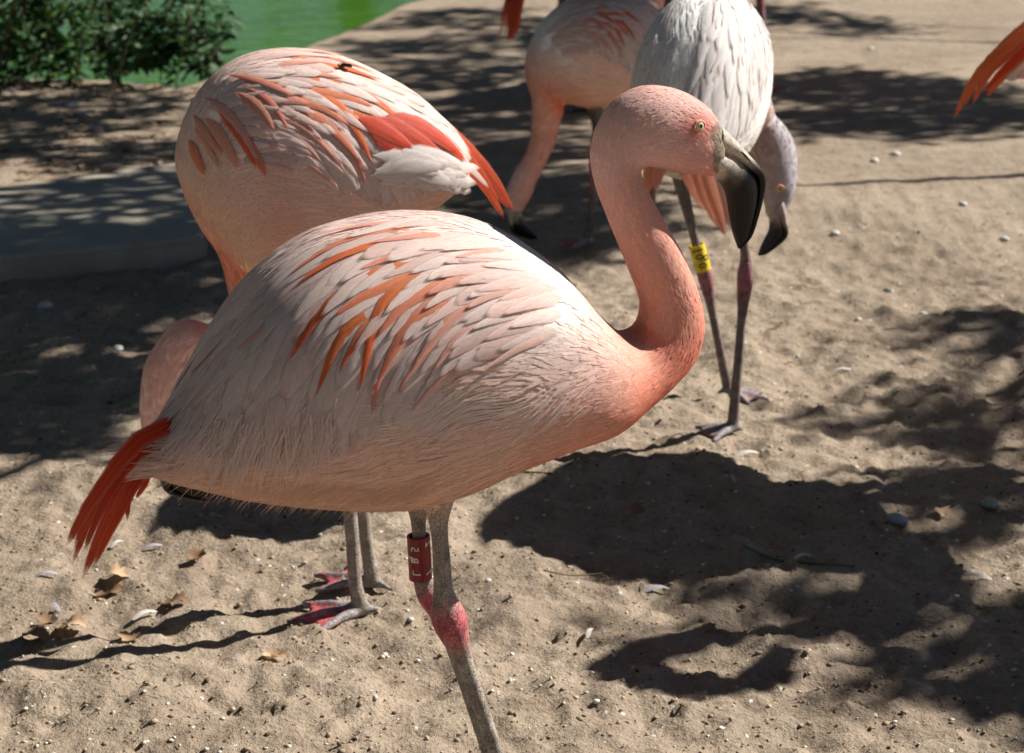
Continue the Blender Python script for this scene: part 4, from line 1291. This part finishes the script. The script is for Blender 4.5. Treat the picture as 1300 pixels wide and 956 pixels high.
def other_birds():
    bird_two(); bird_three(); bird_four()
    # the bird whose tail hangs into view at the edge of the open sand
    Or = DEEPOR * .6 + ORANGE * .4
    ts = [((1345, 8), (1290, 50), (1240, 95), (1210, 153), (17, Or)), ((1340, 20), (1300, 52), (1255, 92), (1234, 134), (17, Or)), ((1350, 30), (1305, 70), (1270, 100), (1252, 124), (16, Or)), ((1345, 12), (1298, 44), (1252, 80), (1222, 140), (16, Or)),
          ((1350, 40), (1315, 75), (1290, 95), (1276, 100), (20, PALE)), ((1350, 30), (1310, 58), (1275, 88), (1248, 118), (16, RED)), ((1345, 2), (1300, 36), (1262, 72), (1240, 112), (18, Or)), ((1355, 50), (1325, 80), (1305, 92), (1290, 98), (22, PINK))]
    tail5 = fan_tail(lambda x, y, b: PY(x, y, 3.28 - max(0, x - 1300) * .002 + b), ts, 1 / 720.0, None, 3, .03)
    template_bird((1.31, 3.12), (.72, -.69), 1.25, .22, SHADOW_NECK, (.04, -.04), 'flamingo whose long orange tail plumes hang over open sand away from the flock', 31, tailcustom=tail5, dens=1600)
    template_bird(tuple(G(971, 112)[:2]), (.35, -.93), 1.15, .12, S_NECK, (0.0,), 'flamingo standing on one thin dark leg beyond the white flamingo', 32)
    template_bird((.46, 5.75), (-.28, -.96), 1.15, .05, DOWN_NECK, (.03, -.03), 'coral-necked flamingo mostly hidden behind the white flamingo', 33)
    template_bird((.23, 6.45), (.42, .90), 1.13, .03, DOWN_NECK, (.03, -.03), 'flamingo with red tail tips standing behind the shaded feeding flamingo', 34)
other_birds()

# =================================================================== vegetation
def make_leafmat(name, c1, c2, trans=.25, rough=.4):
    m, nt, p = mat(name)
    L = nt.links.new
    oi = nt.nodes.new('ShaderNodeObjectInfo'); tc = nt.nodes.new('ShaderNodeTexCoord')
    n = node(nt, 'ShaderNodeTexNoise', i_Scale=9.0, i_Detail=3.0); L(tc.outputs['Object'], n.inputs['Vector'])
    ad = node(nt, 'ShaderNodeMath', operation='ADD'); L(n.outputs[0], ad.inputs[0])
    mu = node(nt, 'ShaderNodeMath', operation='MULTIPLY_ADD'); L(oi.outputs['Random'], mu.inputs[0]); mu.inputs[1].default_value = .7; mu.inputs[2].default_value = -.35
    L(mu.outputs[0], ad.inputs[1])
    c = ramp(nt, ad.outputs[0], [(.25, tuple(c1)), (.75, tuple(c2))]).outputs[0]
    L(c, p.inputs['Base Color']); p.inputs['Roughness'].default_value = rough
    tr = nt.nodes.new('ShaderNodeBsdfTranslucent'); L(c, tr.inputs[0])
    mx = nt.nodes.new('ShaderNodeMixShader'); mx.inputs[0].default_value = trans
    L(p.outputs[0], mx.inputs[1]); L(tr.outputs[0], mx.inputs[2]); L(mx.outputs[0], nt.nodes['Material Output'].inputs[0])
    return m
LEAFM = make_leafmat('green_leaf', lin(38, 72, 28), lin(84, 118, 44), rough=.6)
BARK, _nt, _p = mat('bark')
_n = node(_nt, 'ShaderNodeTexNoise', i_Scale=30.0, i_Detail=6.0)
_nt.links.new(ramp(_nt, _n.outputs[0], [(.3, tuple(lin(60, 48, 38))), (.7, tuple(lin(112, 96, 78)))]).outputs[0], _p.inputs['Base Color'])
_p.inputs['Roughness'].default_value = .9

def leaf_shape(n=5, wide=.42):
    """unit leaf along +x with a fold; returns verts, faces"""
    v = np.linspace(0, 1, n); V = []
    for t in v:
        w = wide * math.sin(math.pi * min(1, t * .93 + .04)) ** .8
        for u in (-1, 0, 1):
            V.append((t, u * w * .5, abs(u) * w * .16 - .18 * t * t))
    F = [[i * 3 + j, i * 3 + j + 1, i * 3 + j + 4, i * 3 + j + 3] for i in range(n - 1) for j in range(2)]
    return np.array(V), F

def scatter_leaves(pos, dirs, nrm, size):
    LV, LF = leaf_shape(4)
    pos = np.asarray(pos); x = unit(dirs); z = unit(nrm - (nrm * x).sum(1, keepdims=True) * x); y = np.cross(z, x)
    V = pos[:, None] + size[:, None, None] * (LV[None, :, 0:1] * x[:, None] + LV[None, :, 1:2] * y[:, None] + LV[None, :, 2:3] * z[:, None])
    n = len(LV)
    F = (np.array(LF)[None] + (np.arange(len(pos)) * n)[:, None, None]).reshape(-1, 4)
    return V.reshape(-1, 3), F

def make_bush():
    rng = np.random.default_rng(12)
    base = G(90, 112)
    root = empty('leafy_bush', (base[0], base[1], 0))
    tag(root, 'dark green leafy bush on the bank beside the green pond', 'bush')
    stems = []; pos = []; dr = []
    for i in range(150):
        x0 = base[0] + rng.uniform(-.95, .5); y0 = base[1] + rng.uniform(-.05, .8)
        lean = rng.uniform(-.25, .35) + (.35 if rng.random() < .25 else 0)
        h = rng.uniform(.3, 1.0)
        if x0 > base[0] + .15:
            if rng.random() < .6: continue
            h = rng.uniform(.12, .5)
        lean += rng.normal(0, .25)
        pts = [np.array([x0 + lean * h * t ** 1.4, y0 + rng.uniform(-.04, .04) - .15 * h * t * t, h * t - .03]) for t in np.linspace(0, 1, 5)]
        v, f = tube(pts, [.0035, .003, .0025, .002, .001], 6, 2)
        stems.append((v, f))
        P = catmull(np.array(pts), np.linspace(.15, 4, 24))
        for q in P:
            for _ in range(2):
                a = rng.uniform(0, 2 * math.pi)
                pos.append(q + rng.normal(0, .015, 3)); dr.append((math.cos(a), math.sin(a), rng.uniform(-.5, .35)))
    # arching shoots reaching over the water
    for (x, y, tx, ty) in ((200, 80, 292, 28), (190, 90, 300, 45), (180, 70, 265, 60), (230, 104, 290, 80), (150, 60, 240, 15), (120, 100, 215, 95), (210, 100, 280, 102), (150, 40, 235, 40), (170, 85, 250, 72), (160, 95, 255, 88), (140, 70, 225, 60), (200, 60, 262, 20), (190, 75, 278, 66)):
        a = PY(x, y, 7.3); b = PY(tx, ty, 7.35)
        pts = [a + (b - a) * t + np.array([0, 0, .05 * math.sin(t * math.pi)]) for t in np.linspace(0, 1, 5)]
        v, f = tube(pts, [.005, .004, .0035, .003, .0015], 6, 2); stems.append((v, f))
        for q in catmull(np.array(pts), np.linspace(.5, 4, 20)):
            for _ in range(2):
                an = rng.uniform(0, 2 * math.pi)
                pos.append(q + rng.normal(0, .012, 3)); dr.append((math.cos(an), math.sin(an), rng.uniform(-.5, .2)))
    v, f = join(stems)
    tag(mesh_obj('stem', v, f, BARK, root), kind='stuff')
    pos = np.array(pos); dr = np.array(dr, float)
    keep = pos[:, 2] > .01
    pos, dr = pos[keep], dr[keep]
    nrm = rng.normal(0, .5, (len(pos), 3)) + np.array([.1, -.25, 1.0])
    size = rng.uniform(.022, .072, len(pos))
    x, y = proj(pos.T if False else pos)
    front = np.argsort(pos[:, 1] + 0 * x)
    vis = [i for i in front if -10 < x[i] < 320 and -10 < y[i] < 115][:240]
    rest = np.setdiff1d(np.arange(len(pos)), vis)
    V, F = scatter_leaves(pos[rest], dr[rest], nrm[rest], size[rest])
    tag(mesh_obj('foliage', V, F, LEAFM, root), kind='stuff')
    LV, LF = leaf_shape(5)
    me = bpy.data.meshes.new('leaf'); me.from_pydata(LV.tolist(), [], LF); me.materials.append(LEAFM)
    me.polygons.foreach_set('use_smooth', np.ones(len(me.polygons), bool))
    for i in vis:
        o = bpy.data.objects.new('leaf', me); COL.objects.link(o); o.parent = root
        xx = Vector(dr[i]).normalized(); zz = Vector(nrm[i]); zz = (zz - xx * zz.dot(xx)).normalized(); yy = zz.cross(xx)
        M = Matrix((xx, yy, zz)).transposed().to_4x4() @ Matrix.Scale(size[i], 4)
        M.translation = Vector(pos[i]) - root.location
        o.matrix_local = M
make_bush()

def make_trees():
    """trees beside the enclosure; their crowns stand where the dapples on the ground come from"""
    rng = np.random.default_rng(77)
    # dappled patches on the ground: centre and half size in metres on the ground, leaf-clump count
    patches = []
    def patch(x, y, rx, ry, n, tree, hole=.25):
        g = G(x, y); gx = abs(G(x + rx, y)[0] - g[0]); gy = abs(G(x, y - ry)[1] - G(x, y + ry)[1]) / 2
        patches.append((g[0], g[1], gx, gy, n, tree))
    patch(90, 300, 230, 75, 54, 0); patch(120, 190, 180, 26, 30, 0); patch(60, 420, 170, 75, 46, 0); patch(40, 520, 110, 60, 24, 0); patch(250, 340, 90, 50, 26, 0)
    patch(110, 138, 150, 26, 34, 0); patch(40, 350, 150, 22, 18, 0)
    patch(600, 60, 150, 55, 100, 1); patch(600, 180, 160, 60, 84, 1); patch(680, 270, 130, 55, 70, 1); patch(440, 330, 110, 40, 34, 1)
    patch(1120, 130, 190, 45, 130, 2); patch(1020, 25, 90, 20, 26, 2); patch(1110, 44, 45, 10, 7, 2); patch(800, 30, 60, 30, 14, 2)
    patch(1270, 420, 50, 14, 5, 3); patch(1200, 520, 130, 22, 8, 3); patch(1270, 820, 75, 48, 14, 3); patch(1210, 640, 100, 32, 7, 3); patch(1000, 760, 80, 14, 3, 3)
    trunks = [(4.4, 6.6), (5.4, 9.0), (6.6, 9.4), (5.6, 4.4)]
    Hs = [2.5, 3.0, 3.0, 2.7]
    cents = [[] for _ in range(4)]
    for gx, gy, rx, ry, n, t in patches:
        for i in range(n):
            a = rng.uniform(0, 2 * math.pi); r = math.sqrt(rng.uniform(0, 1))
            H = Hs[t] + rng.uniform(-.6, .6)
            p = np.array([gx + rx * r * math.cos(a), gy + ry * r * math.sin(a), 0]) + TO_SUN * (H / TO_SUN[2])
            cents[t].append(p)
    names = ['broad leafy shade tree rooted nearest the pond side', 'tall leafy shade tree between two others', 'leafy shade tree standing farthest from the slab', 'smaller leafy shade tree beside the open sand']
    for t in range(4):
        C = np.array(cents[t])
        tx, ty = trunks[t]
        root = empty('shade_tree', (tx, ty, 0))
        tag(root, names[t], 'tree', 'shade trees')
        top = np.array([tx, ty, 2.5])
        v, f = tube([(tx, ty, -.1), (tx + .03, ty, .8), (tx - .03, ty + .05, 1.7), top], [.16, .12, .10, .085], 12, 5)
        mesh_obj('trunk', v, f, BARK, root)
        # hubs: greedy clusters of leaf clumps
        hubs = []
        for c in C:
            if not hubs or min(np.linalg.norm(c - h) for h in hubs) > .75: hubs.append(c)
        left = list(hubs); done = [top - np.array([0, 0, .1])]
        while left:
            a_, b_ = min(((p_, q_) for p_ in done for q_ in left), key=lambda z_: np.linalg.norm(z_[0] - z_[1]))
            mid = (a_ + b_) / 2 + rng.normal(0, .08, 3)
            v, f = tube([a_, mid, b_], [.03 if len(done) < 3 else .014, .011, .008], 7, 4)
            mesh_obj('limb', v, f, BARK, root)
            done.append(b_); left = [q_ for q_ in left if q_ is not b_]
        tw = []
        for c in C:
            h = min(hubs, key=lambda q: np.linalg.norm(c - q))
            if np.linalg.norm(c - h) > .02:
                tw.append(tube([h, (h + c) / 2 + rng.normal(0, .03, 3), c], [.007, .005, .002], 5, 2))
        if tw:
            v, f = join(tw); tag(mesh_obj('twig', v, f, BARK, root), kind='stuff')
        k = 20
        pos = np.repeat(C, k, 0) + rng.normal(0, 1, (len(C) * k, 3)) * np.array([.07, .07, .06])
        d = rng.normal(0, 1, pos.shape); nr = rng.normal(0, .6, pos.shape) + TO_SUN
        V, F = scatter_leaves(pos, d, nr, rng.uniform(.05, .10, len(pos)))
        tag(mesh_obj('crown', V, F, LEAFM, root), kind='stuff')
make_trees()

def far_trees():
    """trees on the far bank, mirrored in the pond"""
    rng = np.random.default_rng(5)
    lab = ['rounded tree on the far bank of the pond', 'tall tree on the far bank behind a rounded one', 'wide spreading tree on the far bank', 'narrow tree on the far bank', 'low bushy tree at the end of the far bank', 'dense dark tree on the far bank']
    for i, (x, y, h, r) in enumerate([(-11, 21, 6.5, 3.2), (-6.5, 24, 8, 3.4), (-2, 25, 7, 3.6), (2.5, 28, 7.5, 3.0), (7, 31, 6, 3.5), (-16, 18, 7, 3.6)]):
        root = empty('bank_tree', (x, y, -.2))
        tag(root, lab[i], 'tree', 'trees on the far bank')
        v, f = tube([(x, y, -.4), (x + .1, y, h * .3), (x, y + .1, h * .7)], [.22, .16, .07], 9, 4)
        mesh_obj('trunk', v, f, BARK, root)
        n = 2600
        d = unit(rng.normal(0, 1, (n, 3))) * (rng.uniform(0, 1, (n, 1)) ** .4)
        pos = np.array([x, y, h * .52]) + d * np.array([r, r * .8, h * .5])
        V, F = scatter_leaves(pos, rng.normal(0, 1, (n, 3)), rng.normal(0, 1, (n, 3)), rng.uniform(.25, .5, n))
        tag(mesh_obj('crown', V, F, LEAFM, root), kind='stuff')
far_trees()

def sky_blocker_trees():  # crowns out of view, added to cut the sky's fill in the shade
    """unseen trees added behind and left of the camera to block sky light"""
    rng = np.random.default_rng(15)
    lab = ['added spreading tree behind the camera, blocking sky light', 'added tree behind the camera to the right, blocking sky light', 'added tree out of view past the concrete slab, blocking sky light', 'added tree far left of the camera, blocking sky light', 'added tree farthest out on the left, blocking sky light']
    for i, (x, y, h, r) in enumerate([(-2.5, -4.5, 6.5, 3.6), (3.5, -6, 7, 3.6), (-6.5, 4.5, 6.5, 2.8), (-7, -1.5, 6.5, 3.2), (-9, 9.5, 6, 2.6)]):
        root = empty('sky_blocker_tree', (x, y, 0))
        tag(root, lab[i], 'tree', 'added trees that block the sky')
        v, f = tube([(x, y, -.1), (x + .1 * (-1) ** i, y, h * .3), (x, y + .1, h * .75)], [.2, .15, .06], 9, 4)
        mesh_obj('trunk', v, f, BARK, root)
        n = 2600
        d = unit(rng.normal(0, 1, (n, 3))) * (rng.uniform(0, 1, (n, 1)) ** .4)
        pos = np.array([x, y, h * .62]) + d * np.array([r, r, h * .4])
        V, F = scatter_leaves(pos, rng.normal(0, 1, (n, 3)), rng.normal(0, 1, (n, 3)), rng.uniform(.22, .42, n))
        tag(mesh_obj('crown', V, F, LEAFM, root), kind='stuff')
sky_blocker_trees()

# =================================================================== litter
CLODM = make_col('clod', .95, .1, 60, .3, .4, .002)
DRYM = make_leafmat('dry_leaf', lin(132, 102, 76), lin(186, 156, 124), .2, .8)
def ico():
    bm = bmesh.new(); bmesh.ops.create_icosphere(bm, subdivisions=1, radius=1)
    V = np.array([v.co[:] for v in bm.verts]); F = np.array([[v.index for v in f.verts] for f in bm.faces]); bm.free()
    return V, F
IV, IF = ico()

def make_crumbs():
    rng = np.random.default_rng(3)
    n = 12000
    px = rng.uniform(-60, 1360, n); py = rng.uniform(60, 1000, n) ** 1.0
    P = np.array([G(a, b) for a, b in zip(px, py)])
    P = P[(bankd(P[:, 0], P[:, 1]) < -.2)]
    n = len(P)
    z = height(P[:, 0], P[:, 1])
    sc = np.exp(rng.normal(math.log(.0016), .5, n)).clip(.0006, .0045)
    S = sc[:, None] * rng.uniform(.6, 1.3, (n, 3)) * np.array([1, 1, .65])
    jit = rng.uniform(.75, 1.25, (n, len(IV), 1))
    V = np.stack([P[:, 0], P[:, 1], z + S[:, 2] * .15], -1)[:, None] + IV[None] * jit * S[:, None]
    F = (IF[None] + (np.arange(n) * len(IV))[:, None, None]).reshape(-1, 3)
    k = rng.random(n)
    C = np.where(k[:, None] < .68, lin(158, 140, 116), np.where(k[:, None] < .77, lin(104, 84, 66), np.where(k[:, None] < .955, lin(196, 186, 170), lin(222, 218, 210)))) * rng.uniform(.8, 1.15, (n, 1))
    C = np.repeat(C, len(IV), 0)
    tag(mesh_obj('grit', V.reshape(-1, 3), F, CLODM, None, np.clip(C, 0, 1)), 'small crumbs of soil and pale grit strewn over the sand', 'grit', kind='stuff')
make_crumbs()

def make_litter():
    rng = np.random.default_rng(8)
    n = 520
    P = np.array([G(rng.uniform(-40, 300), rng.uniform(104, 235)) for _ in range(n)])
    z = height(P[:, 0], P[:, 1])
    V, F = scatter_leaves(np.stack([P[:, 0], P[:, 1], z + .006], -1), rng.normal(0, 1, (n, 3)) * np.array([1, 1, .15]), rng.normal(0, .3, (n, 3)) + np.array([0, 0, 1]), rng.uniform(.015, .045, n))
    tag(mesh_obj('leaf_litter', V, F, DRYM), 'brown leaf litter strewn on the earth in front of the bush', 'leaf litter', kind='stuff')
make_litter()

def make_stone(x, y, size, col, label, group, seed, flat=.55):
    rng = np.random.default_rng(seed)
    g = G(x, y); z = gz(g[0], g[1])
    bm = bmesh.new(); bmesh.ops.create_icosphere(bm, subdivisions=2, radius=1)
    V = np.array([v.co[:] for v in bm.verts]); F = [[v.index for v in f.verts] for f in bm.faces]; bm.free()
    V = V * (1 + .35 * (vnoise(V[:, 0] * 1.7 + seed, V[:, 1] * 1.7 + V[:, 2] * 2, seed)[:, None] - .5)) * np.array([rng.uniform(.8, 1.2), rng.uniform(.7, 1.0), flat]) * size
    a = rng.uniform(0, 3.1); c, s_ = math.cos(a), math.sin(a)
    V = V @ np.array([[c, s_, 0], [-s_, c, 0], [0, 0, 1]])
    base = np.array([g[0], g[1], z + size * flat * .35])
    o = mesh_obj('stone', V + base, F, CLODM, None, np.repeat(col[None], len(V), 0), base=base)
    tag(o, label, 'stone', group)

WHT = lin(216, 212, 204); BLU = lin(150, 158, 168); GRN = lin(150, 160, 146); TAN = lin(178, 150, 120)
for i, (x, y, s_) in enumerate([(1060, 300, .012), (1205, 392, .011), (1130, 366, .009), (1172, 394, .008), (150, 447, .012), (1110, 205, .016), (1137, 196, .014), (1105, 64, .014), (1222, 262, .012), (1275, 300, .012), (620, 745, .006), (1090, 402, .008), (490, 57, .02), (390, 165, .012), (1085, 587, .008)]):
    make_stone(x, y, s_, WHT * (.8 + .04 * (i % 5)), 'small whitish stone lying loose on the sunlit sand', 'whitish stones on the sand', i + 1)
make_stone(1139, 664, .016, BLU, 'bluish grey stone half sunk in shaded sand', None, 31)
make_stone(1258, 642, .019, GRN, 'flat pale green stone in dappled shade', None, 32, .3)
make_stone(1127, 372, .011, lin(120, 124, 116), 'dark grey stone among the whitish stones', None, 33)
for i, (x, y) in enumerate([(78, 150), (105, 145), (122, 165), (70, 132), (58, 395), (90, 135)]):
    make_stone(x, y, .016 + .004 * (i % 3), lin(176, 172, 172) * (.8 + .05 * i), 'grey stone on the earth between the bush and the concrete slab', 'grey stones by the bush', 40 + i)

def make_dry_leaf(x, y, size, seed, label, col=None, group=None, curl=.35):
    rng = np.random.default_rng(seed)
    g = G(x, y); z = gz(g[0], g[1])
    n = 8; V = []
    for i in range(n):
        t = i / (n - 1)
        w = .5 * math.sin(math.pi * min(1, t * .92 + .05)) ** .7 * (1 + .28 * math.cos(i * 3.1))
        for u in (-1, -.5, 0, .5, 1):
            V.append((t - .5, u * w * .8, curl * (u * u) * w * rng.uniform(.5, 1.3) + .12 * math.sin(t * 5 + seed) + .03))
    V = np.array(V) * size
    V[:, 2] -= V[:, 2].min() - .001
    F = [[i * 5 + j, i * 5 + j + 1, i * 5 + j + 6, i * 5 + j + 5] for i in range(n - 1) for j in range(4)]
    a = rng.uniform(0, 6.28); c, s_ = math.cos(a), math.sin(a)
    V = V @ np.array([[c, s_, 0], [-s_, c, 0], [0, 0, 1]])
    base = np.array([g[0], g[1], z])
    o = mesh_obj('fallen_leaf', V + base, F, DRYM, None, base=base)
    tag(o, label, 'leaf', group)
LL = 'curled dry brown leaf in the loose litter below the drooping red tail'
for i, (x, y, s_, lb) in enumerate([(135, 752, .045, None), (150, 740, .035, None), (45, 815, .04, None), (222, 768, .035, 'small dry leaf apart from the litter, above the long leg shadows'), (350, 832, .036, 'flat tan leaf lying beside a pink webbed foot'), (165, 808, .034, None),
                                    (250, 716, .032, 'yellowish leaf beside the round bird shadow on the sand'), (805, 657, .034, 'brown leaf lying inside the large bird shadow'), (1195, 655, .03, 'brown leaf between the bluish stone and the flat green stone'), (90, 800, .04, None),
                                    (1000, 455, .025, 'small brown leaf on sunlit sand beside the thin grey legs'), (60, 790, .03, None), (985, 420, .025, 'small orange-brown leaf close to the knee of the white flamingo')]):
    make_dry_leaf(x, y, s_, 60 + i, lb or LL, group=None if lb else 'dry leaves below the red tail')

def make_twig(pts, r, col, label):
    P = [G(x, y) for x, y in pts]
    P = [np.array([q[0], q[1], gz(q[0], q[1]) + r + .004]) for q in P]
    v, f = tube(P, [r, r * .9, r * .8, r * .5][:len(P)] if len(P) <= 4 else np.linspace(r, r * .5, len(P)), 7, 5)
    o = mesh_obj('twig', v, f, CLODM, None, np.repeat(col[None], len(v), 0), base=P[0])
    tag(o, label, 'twig')
make_twig([(690, 738), (725, 735), (765, 729)], .0013, lin(120, 104, 78), 'thin straw-coloured twig on sunlit sand below the breast')
make_twig([(942, 711), (985, 716), (1030, 722), (1085, 729)], .0022, lin(84, 110, 58), 'long green stick across the shadow on the sand')
make_twig([(700, 608), (650, 604), (612, 610)], .0016, lin(70, 56, 44), 'dark bent strip standing in for a leg shadow behind the bird in profile')  # dark strip laid along a leg's cast shadow, shade put into its colour

def make_fallen_feather(x, y, size, ang, col, seed, lb=None):
    g = G(x, y); z = gz(g[0], g[1]) + .003
    d = np.array([math.cos(ang), math.sin(ang), 0])
    pts = [np.array([g[0], g[1], z]) + d * size * (t - .5) + np.array([-d[1], d[0], 0]) * size * .04 * math.sin(t * 3) + np.array([0, 0, .006 * math.sin(t * 3.1)]) for t in np.linspace(0, 1, 7)]
    a = vane(pts, np.repeat(np.array([[0, -.2, 1.0]]), 7, 0), size * .28, col, col, prof=ROUNDED)
    base = np.array([g[0], g[1], z])
    o = mesh_obj('fallen_feather', *a[:2], FEATH, None, a[2], a[3], base=base)
    tag(o, lb or 'small pale moulted feather lying on open sand', 'feather', None if lb else 'moulted feathers on the sand')
for i, (x, y, s_, a) in enumerate([(195, 692, .035, .4), (150, 690, .03, 1.0), (185, 782, .04, .7), (70, 772, .03, 2.2), (950, 572, .045, .3), (1020, 715, .03, .2), (835, 747, .04, .2), (750, 802, .03, 1.2), (1240, 735, .045, 2.8), (60, 735, .035, .2), (640, 430, .03, .6), (1070, 470, .035, .1), (930, 615, .03, 1.7), (860, 560, .03, .2)]):
    make_fallen_feather(x, y, s_, a, WHITE * .9 if i % 3 else lin(190, 186, 196), i, {0: 'lilac-grey moulted feather just below the red tail tips', 2: 'white moulted feather among the dry leaves', 4: 'white moulted feather beside the foot of the white flamingo', 5: 'pale moulted feather touching the green stick', 6: 'lilac moulted feather at the edge of the neck shadow', 8: 'white moulted feather on lumpy sand beyond the big shadow', 13: 'pale moulted feather in front of the grey webbed feet'}.get(i))
